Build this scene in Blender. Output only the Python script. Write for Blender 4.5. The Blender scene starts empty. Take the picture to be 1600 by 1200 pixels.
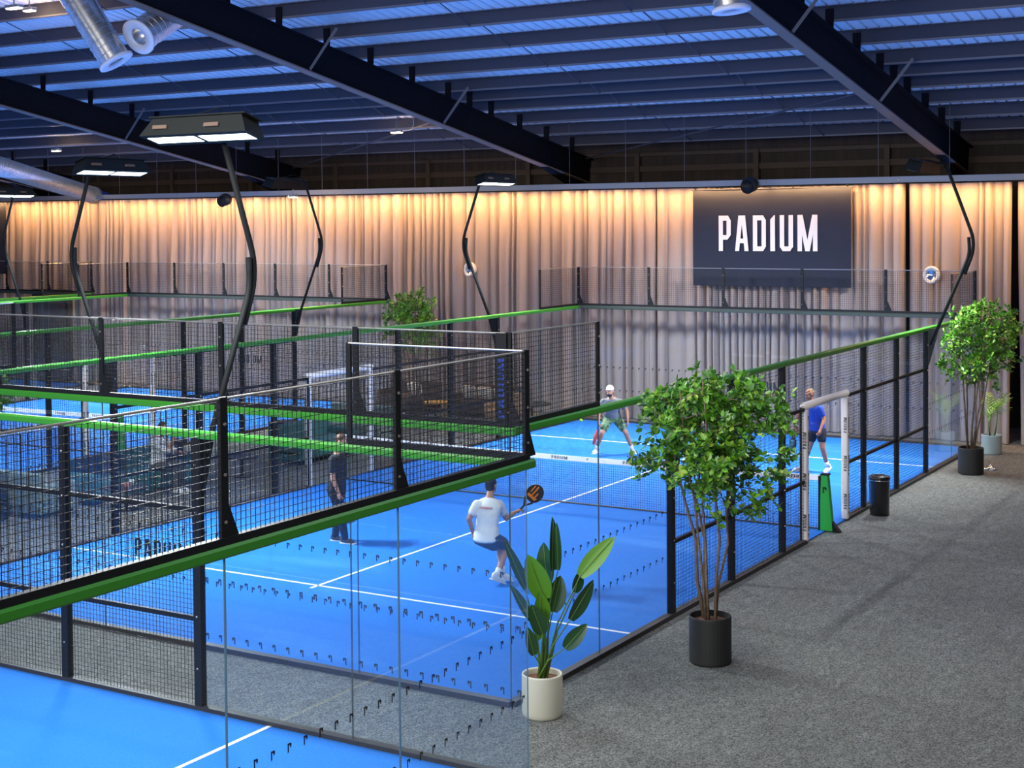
import bpy, bmesh, math, random
from mathutils import Vector, Matrix, Quaternion

# ------------------------------------------------------------------ camera
scene = bpy.context.scene
COL = scene.collection
YAW, PITCH, ROLL, FPX, SHY = 0.542, -0.028, -0.008, 2282.458, -188.9
CAMLOC = Vector((7.917, -13.066, 5.111))
RH = Vector((math.cos(YAW), math.sin(YAW), 0.0))          # horizontal right of the view
FH = Vector((-math.sin(YAW), math.cos(YAW), 0.0))         # horizontal forward of the view
_fw = FH * math.cos(PITCH) + Vector((0, 0, math.sin(PITCH)))
_up = RH.cross(_fw)
_r2 = RH * math.cos(ROLL) + _up * math.sin(ROLL)
_u2 = -RH * math.sin(ROLL) + _up * math.cos(ROLL)
cam_d = bpy.data.cameras.new('camera')
cam_d.sensor_fit = 'HORIZONTAL'
cam_d.sensor_width = 36.0
cam_d.lens = FPX / 1600.0 * 36.0
cam_d.shift_y = SHY / 1600.0
cam_d.clip_end = 200
cam = bpy.data.objects.new('camera', cam_d)
cam.matrix_world = Matrix((( _r2.x, _u2.x, -_fw.x, CAMLOC.x),
                           ( _r2.y, _u2.y, -_fw.y, CAMLOC.y),
                           ( _r2.z, _u2.z, -_fw.z, CAMLOC.z), (0, 0, 0, 1)))
COL.objects.link(cam)
scene.camera = cam

# ------------------------------------------------------------------ world, exposure
w = bpy.data.worlds.new('hall')
scene.world = w
w.use_nodes = True
w.node_tree.nodes['Background'].inputs[0].default_value = (0.55, 0.62, 0.80, 1)
w.node_tree.nodes['Background'].inputs[1].default_value = 0.07
scene.view_settings.view_transform = 'Standard'
scene.view_settings.look = 'None'
scene.view_settings.exposure = 0.0
scene.view_settings.gamma = 1.0
scene.view_settings.use_curve_mapping = False
scene.cycles.max_bounces = 12
scene.cycles.transparent_max_bounces = 24
scene.cycles.diffuse_bounces = 3
scene.cycles.caustics_reflective = False
scene.cycles.caustics_refractive = False
scene.cycles.sample_clamp_indirect = 4.0
scene.cycles.use_denoising = True

# ------------------------------------------------------------------ large lights
def area(name, loc, target, sx, sy, power, color=(1, 1, 1), spread=180, xdir=None):
    d = bpy.data.lights.new(name, 'AREA')
    d.shape = 'RECTANGLE'; d.size = sx; d.size_y = sy
    d.energy = power; d.color = color; d.spread = math.radians(spread)
    o = bpy.data.objects.new(name, d)
    z = (Vector(loc) - Vector(target)).normalized()
    x = Vector(xdir) if xdir else Vector((1, 0, 0))
    if abs(x.normalized().dot(z)) > 0.98: x = Vector((0, 1, 0))
    x = (x - z * x.dot(z)).normalized(); y = z.cross(x)
    o.matrix_world = Matrix(((x.x, y.x, z.x, loc[0]), (x.y, y.y, z.y, loc[1]), (x.z, y.z, z.z, loc[2]), (0, 0, 0, 1)))
    COL.objects.link(o)
    return o

COOL = (0.93, 0.98, 1.0); WARM = (1.0, 0.52, 0.16); BLUE = (0.14, 0.31, 1.0)
# blue uplighting of the roof
for x in (-33, -24, -15, -6, 3):
    for y, sy, pw in ((1.5, 6, 220), (8.0, 6, 210), (14.5, 6, 175), (19.8, 4, 75)):
        area('roof_uplight', (x, y, 6.4), (x, y, 12), 8, sy, pw, BLUE, 180)
# warm strip that grazes the curtain, above its head
for k in range(13):
    x0 = -37 + k * 3.2
    area('curtain_strip_light', (x0 + 1.6, 20.44, 5.94), (x0 + 1.6, 20.56, 4.9), 3.1, 0.04, 108, WARM, 165)
# unseen fill lights added outside the view to brighten the walkway and near courts
area('hall_fill', (2.6, 3.6, 8.6), (2.3, 2.4, 0), 3, 2.5, 260, (1.0, 0.97, 0.90), 150)  # overhead one, placed after the soft shadow under the tree
area('hall_fill', (7.0, -8.0, 8.5), (3.5, 0.0, 0), 5, 3, 270, (1.0, 0.97, 0.92), 150)
area('hall_fill', (4.5, 12.0, 7.6), (3.5, 13.0, 0), 4, 3, 80, (1.0, 0.90, 0.76), 150)
area('hall_fill', (-4.0, -7.5, 9.2), (-5.0, 4.0, 0), 6, 3, 560, (0.96, 0.98, 1.0), 140)
area('hall_fill', (1.0, -17.0, 7.2), (-2.0, 12.0, 0.5), 9, 3, 620, (1.0, 0.97, 0.93), 110)
# court floodlights that stand outside the view
for loc, tgt, pw in (((-2.75, -11.5, 6.2), (-2.75, -6, 0), 210), ((-14.75, -11.5, 6.2), (-14.75, -6, 0), 210), ((-14.75, -2.0, 6.2), (-14.75, -6, 0), 210), ((-16.3, 4, 6.2), (-20, 4, 0), 1300)):
    area('court_floodlight', loc, tgt, 1.3, 0.4, pw, COOL, 150)
# floodlights on the masts in view; see light_mast() for the lamps themselves
MAST_POWER = 680

# ------------------------------------------------------------------ materials
def mat(name, col, rough=0.6, metal=0.0, spec=None, noise=None, bump=None, emit=None, coat=0.0, sheen=0.0):
    m = bpy.data.materials.new(name); m.use_nodes = True
    nt = m.node_tree; b = nt.nodes['Principled BSDF']
    b.inputs['Base Color'].default_value = (*col, 1)
    b.inputs['Roughness'].default_value = rough
    b.inputs['Metallic'].default_value = metal
    if spec is not None: b.inputs['Specular IOR Level'].default_value = spec
    if coat: b.inputs['Coat Weight'].default_value = coat
    if sheen: b.inputs['Sheen Weight'].default_value = sheen
    if emit:
        b.inputs['Emission Color'].default_value = (*emit[0], 1); b.inputs['Emission Strength'].default_value = emit[1]
    if noise or bump:
        tc = nt.nodes.new('ShaderNodeTexCoord')
    if noise:
        # (scale, second colour, low, high[, stretch])
        n = nt.nodes.new('ShaderNodeTexNoise'); n.inputs['Scale'].default_value = noise[0]; n.inputs['Detail'].default_value = 2.5 if noise[0] > 50 else 6
        if len(noise) > 4:
            mp = nt.nodes.new('ShaderNodeMapping'); mp.inputs['Scale'].default_value = noise[4]
            nt.links.new(tc.outputs['Object'], mp.inputs[0]); nt.links.new(mp.outputs[0], n.inputs['Vector'])
        else:
            nt.links.new(tc.outputs['Object'], n.inputs['Vector'])
        r = nt.nodes.new('ShaderNodeMapRange'); r.inputs[1].default_value = noise[2]; r.inputs[2].default_value = noise[3]
        mx = nt.nodes.new('ShaderNodeMix'); mx.data_type = 'RGBA'
        mx.inputs[6].default_value = (*col, 1); mx.inputs[7].default_value = (*noise[1], 1)
        nt.links.new(n.outputs['Fac'], r.inputs[0]); nt.links.new(r.outputs[0], mx.inputs[0]); nt.links.new(mx.outputs[2], b.inputs['Base Color'])
    if bump:
        n2 = nt.nodes.new('ShaderNodeTexNoise'); n2.inputs['Scale'].default_value = bump[0]
        bp = nt.nodes.new('ShaderNodeBump'); bp.inputs['Strength'].default_value = bump[1]; bp.inputs['Distance'].default_value = 0.01
        nt.links.new(tc.outputs['Object'], n2.inputs['Vector']); nt.links.new(n2.outputs['Fac'], bp.inputs['Height']); nt.links.new(bp.outputs[0], b.inputs['Normal'])
    return m

def two_noise(m, scale2, col2, lo, hi, stretch=(1, 1, 1), amount=1.0):
    """a second, larger layer of worn or dusty patches over a material made by mat()"""
    nt = m.node_tree; b = nt.nodes['Principled BSDF']
    tc = nt.nodes.new('ShaderNodeTexCoord'); mp = nt.nodes.new('ShaderNodeMapping'); mp.inputs['Scale'].default_value = stretch
    n = nt.nodes.new('ShaderNodeTexNoise'); n.inputs['Scale'].default_value = scale2; n.inputs['Detail'].default_value = 5
    r = nt.nodes.new('ShaderNodeMapRange'); r.inputs[1].default_value = lo; r.inputs[2].default_value = hi; r.inputs[4].default_value = amount
    mx = nt.nodes.new('ShaderNodeMix'); mx.data_type = 'RGBA'; mx.inputs[7].default_value = (*col2, 1)
    src = b.inputs['Base Color'].links[0].from_socket
    nt.links.new(tc.outputs['Object'], mp.inputs[0]); nt.links.new(mp.outputs[0], n.inputs['Vector'])
    nt.links.new(n.outputs['Fac'], r.inputs[0]); nt.links.new(r.outputs[0], mx.inputs[0])
    nt.links.new(src, mx.inputs[6]); nt.links.new(mx.outputs[2], b.inputs['Base Color'])
    return m

def speckle(m, cell, dark, light):
    """salt-and-pepper fibres: every small cell of the carpet has its own shade"""
    nt = m.node_tree; b = nt.nodes['Principled BSDF']; src = b.inputs['Base Color'].links[0].from_socket
    tc = nt.nodes.new('ShaderNodeTexCoord'); sn = nt.nodes.new('ShaderNodeVectorMath'); sn.operation = 'SNAP'; sn.inputs[1].default_value = (cell, cell, cell)
    wn = nt.nodes.new('ShaderNodeTexWhiteNoise'); wn.noise_dimensions = '3D'
    r = nt.nodes.new('ShaderNodeMapRange'); r.inputs[3].default_value = dark; r.inputs[4].default_value = light
    mx = nt.nodes.new('ShaderNodeMix'); mx.data_type = 'RGBA'; mx.blend_type = 'MULTIPLY'; mx.inputs[0].default_value = 1.0; mx.clamp_result = False
    cb = nt.nodes.new('ShaderNodeCombineColor')
    nt.links.new(tc.outputs['Object'], sn.inputs[0]); nt.links.new(sn.outputs[0], wn.inputs['Vector']); nt.links.new(wn.outputs['Value'], r.inputs[0])
    for k in range(3): nt.links.new(r.outputs[0], cb.inputs[k])
    nt.links.new(src, mx.inputs[6]); nt.links.new(cb.outputs[0], mx.inputs[7]); nt.links.new(mx.outputs[2], b.inputs['Base Color'])
    return m

def glass_mat():
    m = bpy.data.materials.new('glass'); m.use_nodes = True
    nt = m.node_tree; nt.nodes.clear()
    out = nt.nodes.new('ShaderNodeOutputMaterial'); mix = nt.nodes.new('ShaderNodeMixShader')
    tr = nt.nodes.new('ShaderNodeBsdfTransparent'); tr.inputs[0].default_value = (0.95, 0.975, 0.985, 1)
    gl = nt.nodes.new('ShaderNodeBsdfGlossy'); gl.inputs['Roughness'].default_value = 0.0
    gl.inputs['Color'].default_value = (0.95, 0.97, 1.0, 1)
    lw = nt.nodes.new('ShaderNodeLayerWeight'); lw.inputs['Blend'].default_value = 0.5
    pw = nt.nodes.new('ShaderNodeMath'); pw.operation = 'POWER'; pw.inputs[1].default_value = 4.5
    ml = nt.nodes.new('ShaderNodeMath'); ml.operation = 'MULTIPLY_ADD'; ml.inputs[1].default_value = 0.9; ml.inputs[2].default_value = 0.035
    nt.links.new(lw.outputs['Facing'], pw.inputs[0]); nt.links.new(pw.outputs[0], ml.inputs[0])
    nt.links.new(ml.outputs[0], mix.inputs[0]); nt.links.new(tr.outputs[0], mix.inputs[1]); nt.links.new(gl.outputs[0], mix.inputs[2])
    nt.links.new(mix.outputs[0], out.inputs[0])
    return m

M = {}
M['carpet'] = speckle(two_noise(mat('carpet', (0.088, 0.092, 0.086), 0.95, noise=(7, (0.125, 0.128, 0.120), 0.35, 0.7, (1.5, .5, 1))), 0.9, (0.070, 0.063, 0.057), 0.45, 0.75, stretch=(1.4, 0.6, 1), amount=0.5), 0.014, 0.34, 1.90)
M['turf'] = two_noise(mat('turf', (0.013, 0.148, 0.57), 0.9, noise=(70, (0.021, 0.20, 0.68), 0.35, 0.7), bump=(300, 0.25), spec=0.2), 0.55, (0.11, 0.38, 0.88), 0.56, 0.80, stretch=(0.5, 1.6, 1), amount=0.5)
M['line'] = mat('line_paint', (0.80, 0.82, 0.84), 0.8)
M['black'] = mat('black_steel', (0.008, 0.009, 0.011), 0.5, 0.0, spec=0.25)
M['wire'] = mat('black_wire', (0.008, 0.008, 0.010), 0.45, 0.0)
M['cable'] = mat('steel_cable', (0.45, 0.43, 0.38), 0.35, 0.8)
M['bolt'] = mat('bolt_steel', (0.40, 0.36, 0.32), 0.3, 0.9)
M['green'] = mat('green_rail', (0.035, 0.22, 0.022), 0.35, 0.0, coat=0.15)
M['rail_grey'] = mat('rail_grey', (0.035, 0.050, 0.040), 0.45)
M['dark_trim'] = mat('dark_trim', (0.060, 0.040, 0.028), 0.7)
M['mast'] = mat('mast_steel', (0.016, 0.018, 0.019), 0.6, 0.0, spec=0.2)
M['net_green'] = mat('net_post_green', (0.02, 0.34, 0.035), 0.4)
M['kerb'] = mat('kerb_steel', (0.030, 0.026, 0.026), 0.5)
M['glass'] = glass_mat()
M['glass_edge'] = mat('glass_edge', (0.10, 0.17, 0.21), 0.15)
M['mark'] = mat('glass_mark', (0.010, 0.014, 0.022), 0.7)
M['pad_white'] = mat('padding_white', (0.84, 0.76, 0.70), 0.6)
M['white'] = mat('white_cloth', (0.80, 0.80, 0.80), 0.8)
M['tape'] = mat('net_tape', (0.92, 0.91, 0.90), 0.7)
M['curtain'] = mat('curtain_cloth', (0.37, 0.30, 0.28), 0.9, bump=(400, 0.15), spec=0.1)
M['banner'] = mat('banner_cloth', (0.026, 0.030, 0.050), 0.85, spec=0.15)
M['banner_white'] = mat('banner_print', (0.80, 0.74, 0.74), 0.75)
M['roof'] = mat('roof_deck', (0.52, 0.54, 0.56), 0.55)
M['purlin'] = mat('purlin_steel', (0.042, 0.043, 0.055), 0.6, 0.0, spec=0.2)
M['purlin_lip'] = mat('purlin_lip', (0.11, 0.11, 0.12), 0.5, 0.0)
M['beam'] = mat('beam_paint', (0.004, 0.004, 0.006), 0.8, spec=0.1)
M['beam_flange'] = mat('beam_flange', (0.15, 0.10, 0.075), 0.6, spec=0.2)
M['galv'] = mat('galvanised', (0.62, 0.60, 0.57), 0.30, 0.85, noise=(9, (0.48, 0.46, 0.44), 0.4, 0.65))
M['white_metal'] = mat('white_metal', (0.62, 0.62, 0.64), 0.4)
M['valance'] = mat('valance_board', (0.34, 0.34, 0.36), 0.6)
M['dark_wall'] = mat('dark_wall', (0.030, 0.022, 0.018), 0.85, noise=(2, (0.05, 0.035, 0.026), 0.4, 0.7, (3, 1, 0.3)))
M['lamp'] = mat('lamp_lens', (0.9, 0.9, 0.9), 0.4, emit=((0.92, 1.0, 0.98), 4.0))
M['warm_lamp'] = mat('warm_lens', (0.9, 0.8, 0.6), 0.4, emit=((1.0, 0.72, 0.38), 9.0))
M['lamp_body'] = mat('lamp_body', (0.010, 0.012, 0.012), 0.6, spec=0.2)
M['bark'] = mat('bark', (0.13, 0.085, 0.055), 0.85, noise=(18, (0.23, 0.17, 0.12), 0.4, 0.65, (3, 3, 0.5)))
M['soil'] = mat('clay_pebbles', (0.20, 0.085, 0.04), 0.9, noise=(60, (0.09, 0.035, 0.02), 0.4, 0.6), bump=(60, 1.0))
M['pot_black'] = mat('pot_black', (0.014, 0.014, 0.015), 0.6)
M['pot_cream'] = mat('pot_cream', (0.60, 0.57, 0.47), 0.6)
M['pot_grey'] = mat('pot_grey', (0.27, 0.33, 0.33), 0.55)
M['chrome'] = mat('chrome', (0.70, 0.70, 0.72), 0.12, 1.0)
M['leaf'] = mat('leaf', (0.085, 0.27, 0.018), 0.36, noise=(5, (0.19, 0.44, 0.03), 0.42, 0.62), spec=0.6)
M['leaf_dark'] = mat('leaf_dark', (0.042, 0.15, 0.016), 0.36, noise=(5, (0.08, 0.23, 0.024), 0.4, 0.65), spec=0.5)
M['leaf_light'] = mat('leaf_light', (0.42, 0.58, 0.10), 0.45, noise=(8, (0.25, 0.46, 0.05), 0.4, 0.65))
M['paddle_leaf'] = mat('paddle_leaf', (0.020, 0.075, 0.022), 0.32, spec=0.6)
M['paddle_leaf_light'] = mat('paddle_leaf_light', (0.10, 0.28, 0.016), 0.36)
M['stalk'] = mat('stalk', (0.10, 0.20, 0.035), 0.5)
M['skin'] = mat('skin', (0.50, 0.24, 0.145), 0.55)
M['skin_tan'] = mat('skin_tan', (0.37, 0.155, 0.085), 0.55)
M['eye'] = mat('eye', (0.75, 0.75, 0.73), 0.2)
M['iris'] = mat('iris', (0.02, 0.015, 0.012), 0.2)
M['lips'] = mat('lips', (0.35, 0.12, 0.10), 0.5)
M['hair_dark'] = mat('hair_dark', (0.016, 0.012, 0.011), 0.6)
M['hair_fair'] = mat('hair_fair', (0.21, 0.125, 0.07), 0.8)
M['hair_brown'] = mat('hair_brown', (0.09, 0.045, 0.022), 0.6)
M['shirt_white'] = mat('shirt_white', (0.90, 0.87, 0.84), 0.85, bump=(14, 0.5))
M['shirt_pink'] = mat('shirt_stripe', (0.72, 0.36, 0.34), 0.85)
M['shirt_grey'] = mat('shirt_grey', (0.16, 0.175, 0.19), 0.85, bump=(14, 0.5))
M['shirt_blue'] = mat('shirt_blue', (0.012, 0.045, 0.30), 0.8, bump=(14, 0.5))
M['cloth_dark'] = mat('cloth_dark', (0.018, 0.022, 0.034), 0.85, bump=(14, 0.5))
M['cloth_black'] = mat('cloth_black', (0.010, 0.012, 0.020), 0.85)
M['cloth_navy'] = mat('cloth_navy', (0.030, 0.045, 0.085), 0.85)
M['camo'] = mat('camo', (0.055, 0.13, 0.045), 0.85, noise=(11, (0.25, 0.36, 0.20), 0.45, 0.56))
M['shorts_grey'] = mat('shorts_grey', (0.10, 0.10, 0.09), 0.85)
M['shoe_white'] = mat('shoe_white', (0.80, 0.78, 0.76), 0.6)
M['shoe_dark'] = mat('shoe_dark', (0.07, 0.055, 0.06), 0.6)
M['racket_black'] = mat('racket_black', (0.014, 0.014, 0.015), 0.35)
M['racket_orange'] = mat('racket_orange', (0.80, 0.20, 0.008), 0.4)
M['racket_red'] = mat('racket_red', (0.62, 0.05, 0.03), 0.4)
M['racket_teal'] = mat('racket_teal', (0.06, 0.32, 0.36), 0.4)
M['ball'] = mat('ball_felt', (0.45, 0.72, 0.03), 0.9)
M['sofa_teal'] = mat('sofa_teal', (0.045, 0.16, 0.17), 0.85, bump=(60, 0.3))
M['sofa_sage'] = mat('sofa_sage', (0.22, 0.29, 0.26), 0.85, bump=(60, 0.3))
M['sofa_navy'] = mat('sofa_navy', (0.020, 0.030, 0.055), 0.85)
M['sofa_brown'] = mat('sofa_brown', (0.055, 0.036, 0.028), 0.8)
M['cushion_white'] = mat('cushion_white', (0.66, 0.62, 0.55), 0.85)
M['ochre'] = mat('ochre', (0.50, 0.32, 0.06), 0.6)
M['tan'] = mat('tan', (0.20, 0.125, 0.07), 0.8)
M['pink'] = mat('pink', (0.65, 0.20, 0.20), 0.6)
M['bin_black'] = mat('bin_black', (0.012, 0.012, 0.014), 0.3, coat=0.3)
M['door_dark'] = mat('door_dark', (0.06, 0.058, 0.055), 0.35)
M['door_black'] = mat('door_black', (0.012, 0.012, 0.012), 0.5)
M['red'] = mat('exit_red', (0.6, 0.05, 0.05), 0.5)
M['speaker'] = mat('speaker_black', (0.008, 0.008, 0.009), 0.5)

# ------------------------------------------------------------------ mesh helpers
class MB:
    """collects shapes (world coordinates) that become ONE mesh object"""
    def __init__(s): s.v = []; s.f = []; s.m = []
    def add(s, vs, fs, mi=0):
        o = len(s.v); s.v += [Vector(p) for p in vs]; s.f += [[i + o for i in f] for f in fs]; s.m += [mi] * len(fs); return s
    def box(s, c, d, mi=0, R=None):
        c = Vector(c); hx, hy, hz = d[0] / 2, d[1] / 2, d[2] / 2
        vs = [Vector((x, y, z)) for x in (-hx, hx) for y in (-hy, hy) for z in (-hz, hz)]
        if R is not None: vs = [R @ p for p in vs]
        return s.add([c + p for p in vs], [(0, 1, 3, 2), (4, 6, 7, 5), (0, 4, 5, 1), (2, 3, 7, 6), (0, 2, 6, 4), (1, 5, 7, 3)], mi)
    def rbox(s, c, d, r=0.03, mi=0, R=None):
        """box with all twelve edges rounded off"""
        bm = bmesh.new(); bmesh.ops.create_cube(bm, size=1.0)
        for v in bm.verts: v.co = Vector((v.co.x * d[0], v.co.y * d[1], v.co.z * d[2]))
        bmesh.ops.bevel(bm, geom=bm.edges[:], offset=min(r, min(d) * 0.45), segments=3, affect='EDGES', profile=0.5)
        bm.verts.index_update()
        vs = [(R @ v.co if R is not None else v.co) + Vector(c) for v in bm.verts]
        s.add(vs, [[v.index for v in f.verts] for f in bm.faces], mi); bm.free(); return s
    def bar(s, p0, p1, wd, ht, up=(0, 0, 1), mi=0, caps=True):
        p0 = Vector(p0); p1 = Vector(p1); d = (p1 - p0).normalized(); u = Vector(up)
        if abs(u.dot(d)) > 0.99: u = Vector((1, 0, 0))
        r = d.cross(u).normalized(); u = r.cross(d).normalized()
        vs = [p + r * a * wd / 2 + u * b * ht / 2 for p in (p0, p1) for a, b in ((-1, -1), (1, -1), (1, 1), (-1, 1))]
        fs = [(0, 1, 5, 4), (1, 2, 6, 5), (2, 3, 7, 6), (3, 0, 4, 7)]
        if caps: fs += [(3, 2, 1, 0), (4, 5, 6, 7)]
        return s.add(vs, fs, mi)
    def tube(s, path, r, n=8, mi=0, caps=True):
        P = [Vector(p) for p in path]; rs = r if isinstance(r, (list, tuple)) else [r] * len(P)
        t0 = (P[1] - P[0]).normalized(); ref = Vector((0, 0, 1)) if abs(t0.z) < 0.9 else Vector((1, 0, 0))
        a = t0.cross(ref).normalized(); vs = []; fs = []
        for i, p in enumerate(P):
            t = (P[min(i + 1, len(P) - 1)] - P[max(i - 1, 0)]).normalized()
            a = (a - t * a.dot(t)).normalized(); b = t.cross(a)
            vs += [p + (a * math.cos(k * 2 * math.pi / n) + b * math.sin(k * 2 * math.pi / n)) * rs[i] for k in range(n)]
        for i in range(len(P) - 1):
            fs += [(i * n + k, i * n + (k + 1) % n, (i + 1) * n + (k + 1) % n, (i + 1) * n + k) for k in range(n)]
        if caps: fs += [list(range(n))[::-1], [(len(P) - 1) * n + k for k in range(n)]]
        return s.add(vs, fs, mi)
    def lathe(s, c, prof, n=24, mi=0, axis=(0, 0, 1)):
        """profile of (radius, height) pairs turned about an axis through c"""
        c = Vector(c); q = Vector((0, 0, 1)).rotation_difference(Vector(axis).normalized()).to_matrix()
        vs = []; fs = []
        for r, z in prof:
            vs += [c + q @ Vector((r * math.cos(k * 2 * math.pi / n), r * math.sin(k * 2 * math.pi / n), z)) for k in range(n)]
        for i in range(len(prof) - 1):
            fs += [(i * n + k, i * n + (k + 1) % n, (i + 1) * n + (k + 1) % n, (i + 1) * n + k) for k in range(n)]
        return s.add(vs, fs, mi)
    def ell(s, c, r, R=None, mi=0, nu=14, nv=9):
        c = Vector(c); r = (r, r, r) if not isinstance(r, (tuple, list)) else r; vs = []
        for j in range(1, nv):
            th = math.pi * j / nv
            vs += [Vector((r[0] * math.sin(th) * math.cos(2 * math.pi * i / nu), r[1] * math.sin(th) * math.sin(2 * math.pi * i / nu), r[2] * math.cos(th))) for i in range(nu)]
        vs += [Vector((0, 0, r[2])), Vector((0, 0, -r[2]))]
        if R is not None: vs = [R @ p for p in vs]
        fs = []
        for j in range(nv - 2):
            fs += [(j * nu + i, (j + 1) * nu + i, (j + 1) * nu + (i + 1) % nu, j * nu + (i + 1) % nu) for i in range(nu)]
        t, b = nu * (nv - 1), nu * (nv - 1) + 1
        fs += [(t, i, (i + 1) % nu) for i in range(nu)] + [(b, (nv - 2) * nu + (i + 1) % nu, (nv - 2) * nu + i) for i in range(nu)]
        return s.add([c + p for p in vs], fs, mi)
    def poly(s, pts, mi=0):
        return s.add(pts, [list(range(len(pts)))], mi)
    def build(s, name, mats, parent=None, smooth=False, weld=False):
        me = bpy.data.meshes.new(name)
        off = Vector((0, 0, 0)); q = parent
        while q is not None: off += q.location; q = q.parent
        me.from_pydata([tuple(p - off) for p in s.v], [], s.f)
        for mm in (mats if isinstance(mats, (list, tuple)) else [mats]): me.materials.append(M[mm])
        me.polygons.foreach_set('material_index', s.m)
        if smooth: me.polygons.foreach_set('use_smooth', [True] * len(me.polygons))
        me.update()
        o = bpy.data.objects.new(name, me); COL.objects.link(o)
        if parent is not None: o.parent = parent
        return o

def tag(o, label=None, cat=None, group=None, kind=None):
    for k, v in (('label', label), ('category', cat), ('group', group), ('kind', kind)):
        if v: o[k] = v
    return o

def thing(name, loc, label, cat, group=None):
    o = bpy.data.objects.new(name, None); o.location = loc; o.empty_display_size = 0.2; COL.objects.link(o)
    return tag(o, label, cat, group)

def copy_tree(o, parent=None):
    c = o.copy(); COL.objects.link(c); c.parent = parent
    for ch in list(o.children): copy_tree(ch, c)
    return c

def bend(pts, rad=0.15, n=6):
    """polyline with rounded corners"""
    P = [Vector(p) for p in pts]; out = [P[0]]
    for i in range(1, len(P) - 1):
        a = (P[i - 1] - P[i]); b = (P[i + 1] - P[i]); k = min(rad, a.length / 2, b.length / 2)
        A = P[i] + a.normalized() * k; B = P[i] + b.normalized() * k
        for j in range(n + 1):
            t = j / n; out.append(A * (1 - t) ** 2 + P[i] * 2 * t * (1 - t) + B * t * t)
    out.append(P[-1]); return out

# letters of the court sign, unit height, as convex pieces
LET = {
 'P': (0.40, [[(0, 0), (.14, 0), (.14, 1), (0, 1)], [(.10, .86), (.40, .86), (.31, 1), (.10, 1)], [(.26, .44), (.40, .44), (.40, .87), (.26, .87)], [(.12, .32), (.29, .32), (.40, .45), (.12, .45)]]),
 'A': (0.44, [[(0, 0), (.13, 0), (.25, 1), (.11, 1)], [(.31, 0), (.44, 0), (.33, 1), (.19, 1)], [(.10, .22), (.34, .22), (.33, .35), (.11, .35)], [(.11, .87), (.33, .87), (.33, 1), (.11, 1)]]),
 'D': (0.42, [[(0, 0), (.14, 0), (.14, 1), (0, 1)], [(.10, .86), (.42, .86), (.33, 1), (.10, 1)], [(.28, .12), (.42, .12), (.42, .87), (.28, .87)], [(.10, 0), (.33, 0), (.42, .13), (.10, .13)]]),
 'I': (0.16, [[(0, 0), (.15, 0), (.15, 1), (.12, 1), (0, .88)]]),
 'U': (0.42, [[(0, .10), (.14, .12), (.14, 1), (0, 1)], [(.28, .12), (.42, .10), (.42, 1), (.28, 1)], [(0, .13), (.09, 0), (.33, 0), (.42, .13)]]),
 'M': (0.62, [[(0, 0), (.14, 0), (.14, 1), (0, 1)], [(.48, 0), (.62, 0), (.62, 1), (.48, 1)], [(.24, 0), (.38, 0), (.16, 1), (.02, 1)], [(.24, 0), (.38, 0), (.60, 1), (.46, 1)]]),
}
WORD = 'PADIUM'
def word(mb, org, xd, yd, h, mi, gap=0.14, width=None, mirror=False):
    """writes the court's word from org along xd, up along yd, letters h high"""
    org, xd, yd = Vector(org), Vector(xd), Vector(yd)
    tot = sum(LET[c][0] for c in WORD) + gap * (len(WORD) - 1); sx = (width / (tot * h)) if width else 1.0
    x = 0; nn = xd.cross(yd)
    for c in WORD:
        wd, pcs = LET[c]
        for q, pc in enumerate(pcs): mb.poly([org + xd * ((x + px) * h * sx) + yd * (py * h) + nn * (q * 0.0007) for px, py in pc], mi)
        x += wd + gap
    return mb
MARK = [[(-.30, -.5), (-.10, -.36), (-.10, .5), (-.30, .5)], [(-.10, .26), (.30, .26), (.30, .40), (.20, .5), (-.10, .5)], [(.06, -.02), (.30, .12), (.30, .28), (.06, .28)]]
def mark(mb, c, xd, yd, h, mi):
    c, xd, yd = Vector(c), Vector(xd), Vector(yd)
    nn = xd.cross(yd)
    for q, pc in enumerate(MARK): mb.poly([c + xd * px * h + yd * py * h + nn * (q * 0.0004) for px, py in pc], mi)

# ------------------------------------------------------------------ large structure
fl = MB().box((-16, 5, -0.1), (72, 62, 0.2)).build('floor', 'carpet'); tag(fl, kind='structure')
WALLY = 23.6
b = MB().box((-16, WALLY + 0.1, 4.0), (72, 0.2, 8.0)); wb = tag(b.build('wall_back', 'dark_wall'), kind='structure')
b = MB().box((12.2, 9, 5), (0.2, 30, 10)); tag(b.build('wall_right', 'dark_wall'), kind='structure')
for z, ww in ((6.55, 0.16), (6.95, 0.10)):
    tag(MB().box((-16, WALLY - 0.06, z), (72, 0.12, ww)).build('trim_back', 'dark_trim'), kind='structure')
for k in range(12):
    tag(MB().box((-38 + 3.5 * k, WALLY - 0.1, 3.5), (0.14, 0.16, 7.0)).build('wall_back_column', 'dark_trim'), kind='structure')

SL = 0.1687                                   # the roof falls towards the back wall
def deck_z(y): return 11.28 - SL * y
# corrugated deck: ribs run down the slope
b = MB(); x = -46.0; prof = []
while x < 12:
    prof += [(x, 0), (x + 0.19, 0), (x + 0.205, 0.035), (x + 0.235, 0.035)]; x += 0.25
Y0, Y1 = -2.0, 23.7
vs = [Vector((px, y, deck_z(y) + pz)) for y in (Y0, Y1) for px, pz in prof]; n = len(prof)
b.add(vs, [(i, i + 1, n + i + 1, n + i) for i in range(n - 1)])
rf = b.build('ceiling', 'roof'); tag(rf, kind='structure')

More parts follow.
